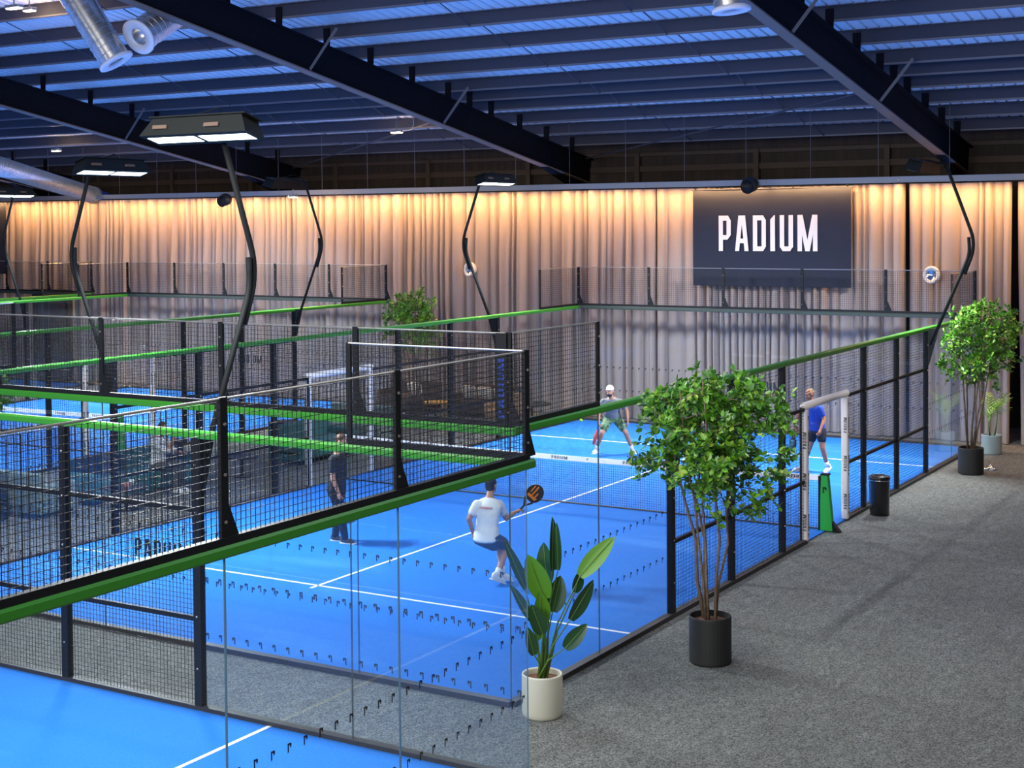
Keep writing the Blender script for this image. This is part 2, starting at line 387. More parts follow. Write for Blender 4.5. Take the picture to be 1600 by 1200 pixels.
PURLIN_Y = [-0.75, 0.8, 2.4, 3.95, 5.5, 7.05, 8.55, 10.1, 11.65, 13.2, 14.8, 16.3, 17.25, 18.25, 19.65, 21.05, 22.45]
PURLIN_SAYS = ['over the open hall', 'second in from the open hall', 'third in from the open hall', 'fourth in from the open hall', 'behind the hanging spiral ducts', 'just past the hanging spiral ducts',
  'crossing above the row of court masts', 'crossing the middle of the roof', 'one before the tie rods', 'at the first steel stub of the middle beam', 'at the second steel stub of the middle beam', 'first of the close pair',
  'second of the close pair', 'just beyond the close pair', 'third from the back wall', 'second from the back wall', 'last one before the back wall']
for y, say in zip(PURLIN_Y, PURLIN_SAYS):
    z1 = deck_z(y) - 0.005; z0 = z1 - 0.285
    t = thing('roof_purlin', (-17, y, z0), f'dark steel roof purlin, {say}', 'purlin', 'roof purlins under the deck')
    MB().box((-17, y, (z0 + z1) / 2), (57, 0.012, 0.285)).build('web', 'purlin', t)
    MB().box((-17, y + 0.035, z0 + 0.006), (57, 0.07, 0.012)).box((-17, y - 0.004, z0 + 0.02), (57, 0.006, 0.035)).build('lower_lip', 'purlin_lip', t)
    MB().box((-17, y - 0.035, z1 - 0.006), (57, 0.07, 0.010)).build('upper_lip', 'purlin', t)

BEAM_X = (-1.0, -11.5, -22.0, -32.5)
BEAM_SAYS = ('above the walkway beside the main court', 'over the middle of the main court', 'over the second court with a floodlight before it', 'over the far courts')
for bx, say in zip(BEAM_X, BEAM_SAYS):
    t = thing('roof_beam', (bx, 23, deck_z(23) - 1.16), f'dark painted steel roof beam falling to the back wall, {say}', 'beam', 'sloping main roof beams')
    def bz(y, off): return deck_z(y) - off
    ya, yb = -1.5, 23.5
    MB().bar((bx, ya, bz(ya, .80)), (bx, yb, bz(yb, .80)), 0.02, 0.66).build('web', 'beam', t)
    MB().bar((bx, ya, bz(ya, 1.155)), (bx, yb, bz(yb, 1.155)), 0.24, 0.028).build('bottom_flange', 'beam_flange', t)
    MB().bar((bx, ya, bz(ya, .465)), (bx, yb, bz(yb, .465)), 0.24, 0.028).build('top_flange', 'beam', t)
    for y in PURLIN_Y:
        MB().box((bx, y - 0.03, deck_z(y) - 0.255), (0.15, 0.035, 0.40)).build('cleat', 'beam', t)
    for y in (4.6, 10.9, 15.9):
        MB().bar((bx + 0.12, y, bz(y, 1.12)), (bx + 0.75, y + 0.1, bz(y, 0.30)), 0.06, 0.012, (0, 1, 0)).build('brace', 'purlin_lip', t)
    MB().poly([(bx, 20.9, bz(20.9, 1.16)), (bx, 23.4, bz(23.4, 1.16)), (bx, 23.4, bz(23.4, 1.55))]).bar((bx, 20.9, bz(20.9, 1.165)), (bx, 23.4, bz(23.4, 1.56)), 0.22, 0.02).build('haunch', 'beam', t)

# tie rods that keep the purlins from leaning
for bx in (-4.3, -7.9, -14.8, -18.4, -25.3, 2.6):
    for i, (ya, yb) in enumerate(zip(PURLIN_Y[4:-1], PURLIN_Y[5:])):
        o = MB().tube([(bx, ya, deck_z(ya) - 0.07), (bx, yb, deck_z(yb) - 0.28)], 0.012, 5).build('tie_rod', 'purlin')
        tag(o, 'thin dark tie rod slanting between two neighbouring roof purlins', 'rod', 'tie rods between the purlins')
for xa, xb, ya, yb in ((-11.3, -1.2, 22.9, 17.6), (-21.8, -11.7, 22.9, 17.6)):
    o = MB().tube([(xa, ya, deck_z(ya) - 0.55), (xb, yb, deck_z(yb) - 0.38)], 0.022, 6).build('wind_brace', 'purlin')
    tag(o, 'dark diagonal wind brace crossing under the roof near the back wall', 'brace', 'wind braces near the back wall')

# ------------------------------------------------------------------ curtain along the back
CY = 20.82; CTOP = 5.93
def curtain(x0, x1, label, seed, depth=0.25, open_left=0.0, open_right=0.0):
    rnd = random.Random(seed); knots = []; x1 -= 0.025; x = x0
    while x < x1:
        wd = rnd.choice((0.13, 0.17, 0.21, 0.26, 0.32, 0.42)) * rnd.uniform(0.85, 1.15)
        knots.append((x, wd, depth * rnd.uniform(0.45, 1.25), rnd.uniform(-0.012, 0.012), rnd.uniform(0.35, 0.75))); x += wd
    cols = []
    for (kx, wd, dp, lean, sk) in knots:
        m = 12
        for j in range(m):
            t = j / m; s = (t / sk) if t < sk else (1 - t) / (1 - sk)
            cols.append((kx + t * wd, dp * math.sin(min(1, s) * math.pi / 2) ** 0.55, lean))
    cols = [c for c in cols if c[0] < x1] + [(x1, 0.0, 0.0)]
    zs = [0.015, 0.5, 1.6, 2.8, 4.0, 5.0, 5.6, CTOP]
    b = MB(); vs = []; n = len(cols)
    for z in zs:
        k = 1.0 if z < 5 else 0.80; u = z / CTOP
        for i, (cx, dy, lean) in enumerate(cols):
            f = (cx - x0) / (x1 - x0)
            xx = cx + lean * math.sin(u * 5 + cx) * 1.5 + open_left * (1 - f) ** 3 * (1 - u) ** 1.2 - open_right * f ** 3 * (1 - u) ** 1.2
            vs.append(Vector((xx, CY + 0.12 - dy * k + 0.02 * math.sin(cx * 0.9) + 0.012 * math.sin(u * 7 + cx * 3) * (1 - u), z)))
    fs = [(r * n + i, r * n + i + 1, (r + 1) * n + i + 1, (r + 1) * n + i) for r in range(len(zs) - 1) for i in range(n - 1)]
    b.add(vs, fs)
    o = b.build('curtain', 'curtain', smooth=True)
    return tag(o, label, 'curtain', 'pleated curtains along the back of the hall')
curtain(0.73, 8.5, 'pleated beige curtain beyond the dark gap behind the potted palm', 3, depth=0.13, open_left=0.05)
curtain(-1.72, 0.62, 'pleated beige curtain between two dark gaps, behind the far potted tree', 11, depth=0.15, open_right=0.06)
curtain(-8.2, -1.78, 'pleated beige curtain carrying the dark lettered banner', 5)
curtain(-14.0, -8.2, 'pleated beige curtain between the banner and the lone air nozzle', 17)
curtain(-20.2, -14.0, 'pleated beige curtain behind the tall lounge tree, air nozzle at its edge', 23)
curtain(-29.1, -20.2, 'pleated beige curtain behind the second court, beside the dark doorway', 29)
curtain(-40.0, -29.2, 'pleated beige curtain around the dark doorway beyond the last court', 31)

t = thing('curtain_valance', (-16, 20.3, 5.9), 'pale grey board hung on rods that hides the warm strip above the curtain', 'valance')
for k in range(13):
    MB().box((-37 + 3.2 * k + 1.6, 20.30, 6.02), (3.19, 0.03, 0.14)).build('board', 'valance', t)
for k in range(26):
    xx = -36.5 + 1.63 * k
    MB().tube([(xx, 20.32, 6.1), (xx, 20.32, deck_z(20.32) - 0.1)], 0.006, 5).build('hanger_rod', 'purlin_lip', t)
MB().box((-16, 20.44, 6.02), (42, 0.04, 0.02)).build('warm_strip', 'warm_lamp', t)
for k in range(27): MB().bar((-36.9 + 1.6 * k, 20.31, 6.06), (-36.9 + 1.6 * k, 20.47, 6.06), .04, .01).build('strip_bracket', 'valance', t)

# banners
def banner(x0, x1, z0, z1, label, lettered):
    y = 20.535
    b = MB(); nx, nz = 40, 14; vs = []
    for j in range(nz + 1):
        for i in range(nx + 1):
            u, v = i / nx, j / nz
            rip = 0.014 * math.sin(u * 46 + v * 9) * (max(0, v - .3)) * (abs(u - .5) * 2) ** 4
            vs.append(Vector((x0 + (x1 - x0) * u, y + rip + 0.012 * math.sin(u * 5), z0 + (z1 - z0) * v)))
    fs = [(j * (nx + 1) + i, j * (nx + 1) + i + 1, (j + 1) * (nx + 1) + i + 1, (j + 1) * (nx + 1) + i) for j in range(nz) for i in range(nx)]
    t = thing('banner', ((x0 + x1) / 2, y, z0), label, 'banner')
    b.add(vs, fs); b.build('banner_cloth', 'banner', t, smooth=True)
    MB().tube([(x0 - .05, y, z1), (x1 + .05, y, z1)], 0.018, 8).build('hanging_pole', 'banner', t)
    for f in (.02, .35, .65, .98):
        xx = x0 + (x1 - x0) * f; MB().bar((xx, y, z1), (xx, 20.31, 5.97), .03, .006).build('hanging_strap', 'black', t)
    if lettered:
        word(MB(), (-6.33, y - 0.026, 4.36), (1, 0, 0), (0, 0, 1), 0.87, 0, width=2.53).build('lettering', 'banner_white', t)
banner(-7.03, -2.98, 3.50, 5.88, 'dark banner with large pale letters hung on the curtain', True)
banner(-37.0, -32.3, 3.50, 5.88, 'plain dark blue banner at the far end of the curtain', False)

# doorway seen past the last court
t = thing('doorway', (-29.9, 20.3, 0), 'dark framed glass doorway in front of the curtain beyond the last court', 'doorway')
MB().box((-29.9, 20.35, 1.35), (1.5, 0.05, 2.7)).build('door_leaf', 'door_dark', t)
MB().box((-29.9, 20.30, 2.86), (1.7, 0.14, 0.32)).box((-30.68, 20.3, 1.35), (0.1, 0.14, 2.7)).box((-29.12, 20.3, 1.35), (0.1, 0.14, 2.7)).build('door_frame', 'door_black', t)
MB().box((-29.32, 20.26, 2.5), (0.14, 0.03, 0.07)).build('exit_lamp', 'red', t)

# ------------------------------------------------------------------ the padel courts
HR, HT = 2.955, 3.946                # rail and top of the upper mesh
def V2(p, z): return Vector((p[0], p[1], z))
class Wall:
    def __init__(s, P, d, n): s.P, s.d, s.n = Vector(P).to_3d(), Vector(d).to_3d(), Vector(n).to_3d()
    def at(s, a, z=0.0, off=0.0): return s.P + s.d * a + s.n * off + Vector((0, 0, z))
def wires(W, a0, a1, z0, z1, off=0.0, r=0.0042, step=0.05):
    b = MB(); k = int(round((a1 - a0) / step))
    for i in range(k + 1):
        a = a0 + (a1 - a0) * i / k; b.bar(W.at(a, z0, off), W.at(a, z1, off), r, r, caps=False, up=W.n)
    k = int(round((z1 - z0) / step))
    for i in range(k + 1):
        z = z0 + (z1 - z0) * i / k; b.bar(W.at(a0, z, off), W.at(a1, z, off), r, r, caps=False)
    return b
def bolts(b, W, a, zs, off, mi=1):
    for z in zs: b.ell(W.at(a, z, off), 0.013, mi=mi, nu=8, nv=5)
def pane(W, a0, a1, t, flip=False, top=2.90):
    b = MB(); th = 0.006; c0, c1 = a0 + 0.006, a1 - 0.006
    for o, sgn in ((th, 1), (-th, -1)): b.poly([W.at(c0, 0.05, o), W.at(c1, 0.05, o), W.at(c1, top, o), W.at(c0, top, o)], 0)
    for c in (c0, c1): b.poly([W.at(c, 0.05, -th), W.at(c, 0.05, th), W.at(c, top, th), W.at(c, top, -th)], 1)
    xd = W.d if not flip else -W.d
    for k in range(11):
        for z in (0.80, 1.385): mark(b, W.at(a0 + 0.10 + k * 0.18, z, 0.009), xd, (0, 0, 1), 0.072, 2)
    return b.build('glass_pane', ['glass', 'glass_edge', 'mark'], t)
def upper_post(W, a, t, slim=False, gus=1):
    b = MB(); wd = 0.035 if slim else 0.07
    b.bar(W.at(a, HR + 0.02), W.at(a, HT + 0.01), 0.03, wd, up=W.d)
    if not slim:
        P = [W.at(a + gus * .03, HR + 0.03, o) for o in (-.012, .012)]; Q = [W.at(a + gus * .15, HR + 0.03, o) for o in (-.012, .012)]; R_ = [W.at(a + gus * .03, HR + 0.30, o) for o in (-.012, .012)]
        b.add([P[0], Q[0], R_[0], P[1], Q[1], R_[1]], [(0, 1, 2), (3, 4, 5), (0, 1, 4, 3), (1, 2, 5, 4), (2, 0, 3, 5)])
    bolts(b, W, a, (HR + .16, HR + .48, HR + .82), 0.02); bolts(b, W, a, (HR + .16, HR + .48, HR + .82), -0.02)
    b.build('upper_post', ['black', 'bolt'], t)
def green_rail(W, a0, a1, t, over=0.0, mt='green'):
    z = HR - 0.035
    b = MB()
    pr = [(-.036, -.042), (.036, -.042), (.042, -.03), (.042, .02), (.028, .04), (-.028, .04), (-.042, .02), (-.042, -.03)]
    vs = [W.at(a, z + p[1], p[0]) for a in (a0 - over, a1 + over) for p in pr]; n = len(pr)
    b.add(vs, [(i, (i + 1) % n, n + (i + 1) % n, n + i) for i in range(n)] + [list(range(n))[::-1], list(range(n, 2 * n))])
    b.build('top_rail', mt, t)
def black_bar(W, a0, a1, t):
    MB().bar(W.at(a0, HR + 0.035), W.at(a1, HR + 0.035), 0.06, 0.05).build('mesh_frame', 'black', t)
def top_cable(W, a0, a1, t):
    MB().tube([W.at(a0, HT), W.at(a1, HT)], 0.009, 6).build('top_cable', 'cable', t)
def kerb(W, a0, a1, t):
    MB().bar(W.at(a0, 0.03, 0.0), W.at(a1, 0.03, 0.0), 0.10, 0.06).build('kerb', 'kerb', t)

def end_wall(P, d, n, label, bays=5, flip=False, logo=True, gus=1, group=None, rail='green'):
    W = Wall(P, d, n); L = bays * 2.0
    t = thing('court_end_wall', W.at(L / 2), label, 'glass wall', group)
    kerb(W, 0, L, t); green_rail(W, 0, L, t, 0.10, rail); black_bar(W, -0.02, L + 0.02, t); top_cable(W, 0, L, t)
    for k in range(bays):
        pane(W, 2 * k, 2 * k + 2, t, flip)
        wires(W, 2 * k + 0.02, 2 * k + 1.98, HR + 0.05, HT - 0.02).build('upper_mesh', 'wire', t)
    for k in range(bays + 1): upper_post(W, 2 * k, t, gus=gus)
    if logo:
        s = 1 if not flip else -1
        c = W.at(L / 2, 1.0, 0.012); xd = W.d * s
        word(MB(), c - xd * 0.46, xd, (0, 0, 1), 0.23, 0, width=0.92).build('logo', 'mark', t)
    return t

def side_wall(P, d, n, label, bays, door=True, a_max=20, flip=False, far_step=True, pad='pad_white', group=None):
    """bays: posts every two metres; glass for four metres at each end, mesh and a door between"""
    W = Wall(P, d, n)
    t = thing('court_side_wall', W.at(a_max / 2), label, 'court fence', group)
    kerb(W, 0, 9.0 if (door and a_max > 9) else a_max, t)
    if door and a_max > 11: kerb(W, 11.0, a_max, t)
    green_rail(W, 0.0, a_max, t, 0.02)
    for g0 in (0, 2, 16, 18):
        if g0 + 2 <= a_max: pane(W, g0, g0 + 2, t, flip)
    for p in (4, 6, 8, 12, 14, 16):
        if p <= a_max:
            b = MB().bar(W.at(p, 0.0), W.at(p, HR - 0.06), 0.08, 0.10, up=W.d); bolts(b, W, p, (0.45, 1.0, 1.55, 2.1, 2.6), 0.043); bolts(b, W, p, (0.45, 1.0, 1.55, 2.1, 2.6), -0.043)
            b.build('post', ['black', 'bolt'], t)
    segs = [(4, 6), (6, 8)] + ([(8, 9), (11, 12)] if door else [(8, 10), (10, 12)]) + [(12, 14), (14, 16)]
    for a0, a1 in segs:
        if a1 > a_max: continue
        wires(W, a0 + 0.02, a1 - 0.02, 0.06, HR - 0.08).build('mesh_panel', 'wire', t)
        for z in (0.97, 2.12):
            MB().bar(W.at(a0 + 0.05 if a0 not in (11,) else a0, z), W.at(a1 - 0.05 if a1 != 9 else a1, z), 0.04, 0.05).build('crossbar', 'black', t)
    if door and a_max > 11:
        wires(W, 9.02, 10.98, 2.24, HR - 0.08).build('mesh_panel', 'wire', t)
        for a, s in ((9.0, 1), (11.0, -1)):
            j = MB().rbox(W.at(a, 1.07), (0.12, 0.10, 2.10), 0.03).build('door_post_pad', pad, t, smooth=False)
            MB().bar(W.at(a - s * 0.055, 0.05, -.045), W.at(a - s * 0.055, 2.15, -.045), 0.03, 0.03, up=W.d).build('door_post', 'black', t)
            b = MB()
            for z in (0.35, 1.0, 1.65):
                word(b, W.at(a + 0.035, z - 0.15, 0.062), (0, 0, 1), -W.d, 0.055, 0, width=0.26)
            for z in (0.35, 1.0, 1.65):
                word(b, W.at(a - 0.0515, z - 0.15, 0.045), (0, 0, 1), -W.n, 0.055, 0, width=0.26)
            for z in (0.12, 0.78, 1.42, 1.98): mark(b, W.at(a + 0.005, z, 0.062), W.d, (0, 0, 1), 0.07, 0)
            b.build('pad_lettering', 'mark', j)
        lp = MB().tube([W.at(8.95, 2.17), W.at(11.05, 2.17)], 0.062, 10).build('door_head_pad', pad, t, smooth=True)
    for a0, a1, end in ((0, 2, 2), (18, 20, 18)):
        if a1 > a_max: continue
        if a0 == 18 and not far_step: continue
        wires(W, a0 + 0.02, a1 - 0.02, HR + 0.05, HT - 0.02).build('upper_mesh', 'wire', t)
        black_bar(W, a0, a1, t); top_cable(W, a0, a1, t)
        b = MB().bar(W.at(end, HR), W.at(end, HT), 0.03, 0.055, up=W.d); bolts(b, W, end, (HR + .16, HR + .48, HR + .82), 0.02)
        b.build('upper_post', ['black', 'bolt'], t)
    return W, t

def turf(x0, x1, y0, y1, along, label_lines):
    o = tag(MB().box(((x0 + x1) / 2, (y0 + y1) / 2, 0.008), (x1 - x0, y1 - y0, 0.016)).build('court_floor', 'turf'), kind='structure')
    b = []
    if along == 'Y':
        cx = (x0 + x1) / 2
        for y in (y0 + 3.02, y1 - 3.02): b.append(((cx, y), (x1 - x0 - 0.06, 0.05)))
        b.append(((cx, (y0 + y1) / 2), (0.05, y1 - y0 - 5.7)))
    else:
        cy = (y0 + y1) / 2
        for x in (x0 + 3.02, x1 - 3.02): b.append(((x, cy), (0.05, y1 - y0 - 0.06)))
        b.append((((x0 + x1) / 2, cy), (x1 - x0 - 5.7, 0.05)))
    for c, s in b: MB().box((c[0], c[1], 0.0175), (s[0], s[1], 0.004)).build('court_line', 'line', o)
turf(-10, 0, 0, 20, 'Y', '')
turf(-26.1, -16.1, 0, 20, 'Y', '')
turf(-37.7, -27.7, 0, 20, 'Y', '')
turf(-18.78, 1.22, -11.72, -1.72, 'X', '')

# main court
end_wall((-10, 0), (1, 0), (0, -1), 'glass and mesh near end wall of the main court, facing the front court')
end_wall((-10, 20), (1, 0), (0, -1), 'glass and mesh far end wall of the main court below the lettered banner', rail='rail_grey')
WAR, _ = side_wall((0, 0), (0, 1), (1, 0), 'green railed mesh side wall with white padded door along the carpet walkway', 10)
WAL, _ = side_wall((-10, 0), (0, 1), (-1, 0), 'green railed mesh side wall of the main court facing the lounge', 10, pad='tape')
# corner panel with the court's name running down it
t = thing('corner_sign', (0.0, 0.0, HR), 'black upright corner panel with pale letters running down, atop main court corner', 'sign')
MB().box((-0.07, -0.03, 3.46), (0.13, 0.02, 0.98)).build('panel', 'black', t)
word(MB(), (-0.035, -0.043, 3.06), (0, 0, 1), (-1, 0, 0), 0.075, 0, width=0.62).build('lettering', 'shirt_blue', t)
# second court, beyond the lounge
end_wall((-26.1, 20), (1, 0), (0, -1), 'glass and mesh far end wall of the second court, beyond the lounge', rail='rail_grey')
side_wall((-16.1, 0), (0, 1), (1, 0), 'green railed mesh side wall of the second court facing the lounge', 10)
side_wall((-26.1, 0), (0, 1), (-1, 0), 'pale green railed side wall of the second court facing the third court', 10, door=False)
# third court, only its near corner shows
end_wall((-37.7, 20), (1, 0), (0, -1), 'glass and mesh far end wall of the third court before the plain blue banner', rail='rail_grey')
side_wall((-27.7, 0), (0, 1), (1, 0), 'bright green railed side wall of the third court by the dark doorway', 10, door=False)
# front court
end_wall((1.22, -11.72), (0, 1), (1, 0), 'tall glass end wall of the front court, closest to the cream pot', logo=False, gus=1)
side_wall((1.22, -1.72), (-1, 0), (0, 1), 'glass and mesh side wall of the front court, facing the main court end', 6, a_max=16)

# nets
def net(x0, x1, y, label, word_at):
    t = thing('padel_net', ((x0 + x1) / 2, y, 0), label, 'net')
    sag = lambda x: 0.92 - 0.04 * (1 - ((x - (x0 + x1) / 2) / ((x1 - x0) / 2)) ** 2)
    b = MB(); nx = int((x1 - x0) / 0.045)
    for i in range(nx + 1):
        x = x0 + 0.12 + (x1 - x0 - 0.24) * i / nx; b.bar((x, y, 0.03), (x, y, sag(x) - .05), 0.0035, 0.0035, caps=False, up=(0, 1, 0))
    for k in range(20):
        f = k / 19; P = [(x0 + (x1 - x0) * j / 8) for j in range(9)]
        for p, q in zip(P, P[1:]): b.bar((p, y, 0.03 + (sag(p) - .08) * f), (q, y, 0.03 + (sag(q) - .08) * f), 0.0035, 0.0035, caps=False)
    b.build('net_mesh', 'wire', t)
    b = MB()
    for i in range(20):
        a = x0 + 0.1 + (x1 - x0 - 0.2) * i / 20; c = x0 + 0.1 + (x1 - x0 - 0.2) * (i + 1) / 20
        b.bar((a, y, sag(a) - .045), (c, y, sag(c) - .045), 0.02, 0.09, caps=False)
    tp = b.build('tape', 'tape', t)
    b = MB()
    for i, x in enumerate(word_at):
        word(b, (x - .16, y - 0.0115, sag(x) - .07), (1, 0, 0), (0, 0, 1), 0.052, 0, width=0.33)
        mark(b, (x + 0.58, y - 0.0115, sag(x) - .045), (1, 0, 0), (0, 0, 1), 0.05, 0)
    b.build('tape_lettering', 'mark', tp)
    MB().tube([(x0 + .1, y, 0.035), ((x0 + x1) / 2, y, 0.03), (x1 - .1, y, 0.035)], 0.014, 6).build('bottom_cord', 'wire', t)
    for s, xe in ((1, x1), (-1, x0)):
        b = MB(); hy = 0.055
        xi0, xi1 = xe - s * .10, xe - s * .06; xo0, xo1 = xe + s * .13, xe + s * .045
        vs = [Vector(p) for yy in (y - hy, y + hy) for p in ((xi0, yy, 0.02), (xo0, yy, 0.02), (xo1, yy, 0.93), (xi1, yy, 0.93))]
        b.add(vs, [(0, 1, 2, 3), (4, 5, 6, 7), (0, 1, 5, 4), (1, 2, 6, 5), (2, 3, 7, 6), (3, 0, 4, 7)])
        p = b.build('net_post', 'net_green', t)
        MB().box((xe - s * 0.005, y, 0.94), (0.13, 0.125, 0.025)).build('post_cap', 'black', p)
        MB().box((xe - s * 0.095, y, 0.46), (0.03, 0.118, 0.9)).build('post_spine', 'black', p)
        MB().add([(xe + s * .12, y - .05, 0), (xe + s * .26, y - .05, 0), (xe + s * .12, y - .05, .17), (xe + s * .12, y + .05, 0), (xe + s * .26, y + .05, 0), (xe + s * .12, y + .05, .17)], [(0, 1, 2), (3, 4, 5), (0, 1, 4, 3), (1, 2, 5, 4), (2, 0, 3, 5)]).build('post_foot', 'black', p)
        mb = MB(); mark(mb, (xe + s * .0, y - hy - .002, 0.68), (1, 0, 0), (0, 0, 1), 0.11, 0); mb.build('post_mark', 'black', p)
net(-10, 0, 10, 'padel net with white lettered tape and green posts on the main court', [-9.2, -7.9, -6.45, -5.0, -3.55, -2.1, -0.55])
net(-26.1, -16.1, 10, 'padel net with white tape on the second court beyond the lounge', [-24.0, -22.0, -20.0, -18.0, -16.8])

# ------------------------------------------------------------------ floodlight masts
def light_mast(W, a, label, along, inward, lamp_c, group='floodlight masts on the court walls', lit=True, power=MAST_POWER):
    t = thing('light_mast', W.at(a, 0), label, 'floodlight', group)
    b = MB()
    P = [W.at(a, 2.20, .06), W.at(a, 2.93, .06), W.at(a, 2.93, .26)]
    vs = [p + W.d * s for s in (-.02, .02) for p in P]
    b.add(vs, [(0, 1, 2), (3, 4, 5), (0, 1, 4, 3), (1, 2, 5, 4), (2, 0, 3, 5)]); b.build('gusset', 'black', t)
    low = [W.at(a, 2.62, .10), W.at(a, 4.42, .86), W.at(a, 4.75, .84)]
    MB().tube(bend(low, .25), .033, 10).build('lower_pole', 'mast', t, smooth=True)
    up = [W.at(a, 4.02, .76), W.at(a, 4.60, .98), W.at(a, 6.18, .40)]
    MB().tube(bend(up, .30), .033, 10).build('upper_pole', 'mast', t, smooth=True)
    # lamp head: a shallow housing with two lens bars below, tilted to the court
    c = Vector(lamp_c); ax = Vector(along).normalized(); inn = Vector(inward).normalized()
    tilt = math.radians(16); side = (inn * math.cos(tilt) + Vector((0, 0, 1)) * math.sin(tilt)).normalized(); nup = ax.cross(side).normalized()
    if nup.z < 0: nup = -nup
    R = Matrix((ax, side, nup)).transposed()
    hb = MB(); q = lambda x, y, z: c + ax * x + side * y + nup * z
    hb.add([q(sx * w_, sy * y_, z_) for z_, w_, y_ in ((-.03, .74, .16), (.17, .62, .13)) for sx, sy in ((-1, -1), (1, -1), (1, 1), (-1, 1))], [(3, 2, 1, 0), (4, 5, 6, 7), (0, 1, 5, 4), (1, 2, 6, 5), (2, 3, 7, 6), (3, 0, 4, 7)])
    hb.rbox(c + nup * .18, (1.34, .30, .02), .008, R=R)
    hd = hb.build('lamp_head', 'lamp_body', t)
    for s in (-.36, .36):
        MB().rbox(c + ax * s - nup * 0.0305, (0.66, 0.17, 0.004), .001, R=R).build('lens', 'lamp' if lit else 'lamp_body', hd)
        MB().box(c + ax * (s - .1) + nup * 0.06 + side * .155, (0.20, 0.03, 0.04), R=R).build('driver_box', 'beam_flange', hd)
    MB().bar(c + nup * .18, W.at(a, 6.18, .40), 0.05, 0.05).bar(c + nup * .20 + ax * .5, c + nup * .20 - ax * .5, .05, .03).build('bracket', 'black', hd)
    MB().tube(bend([c + nup * .20 - ax * .4, c + nup * .26, c + nup * .32 + ax * .2, W.at(a, 6.2, .40)], .1), .008, 5).build('cable', 'black', hd)
    if lit:
        area('mast_light', tuple(c - nup * 0.13), tuple(c - nup * 1.0 + inn * 0.36), 1.35, 0.26, power, COOL, 132, xdir=ax)
    return t
light_mast(WAL, 4, 'curved black floodlight mast on the lounge side of main court, nearer the front court', (0, 1, 0), (1, 0, 0), (-10.0, 4.05, 5.99), power=800)
light_mast(WAL, 16, 'curved black floodlight mast on the lounge side of main court, nearer the curtain', (0, 1, 0), (1, 0, 0), (-10.0, 16.0, 6.03))
light_mast(WAR, 16, 'curved black floodlight mast rising behind the far potted tree', (0, 1, 0), (-1, 0, 0), (0.1, 15.4, 6.06))
WB = Wall((1.22, -1.72), (-1, 0), (0, 1))
light_mast(WB, 4, 'largest curved black floodlight mast, on the side wall of the front court', (1, 0, 0), (0, -1, 0), (-2.75, -1.62, 6.04), power=310)
WCR = Wall((-16.1, 0), (0, 1), (1, 0)); WCL = Wall((-26.1, 0), (0, 1), (-1, 0))
light_mast(WCR, 16, 'curved black floodlight mast on the lounge side of the second court', (0, 1, 0), (-1, 0, 0), (-16.0, 15.6, 6.06))
light_mast(WCL, 16, 'curved black floodlight mast on the far side of the second court', (0, 1, 0), (1, 0, 0), (-26.1, 15.6, 6.0))

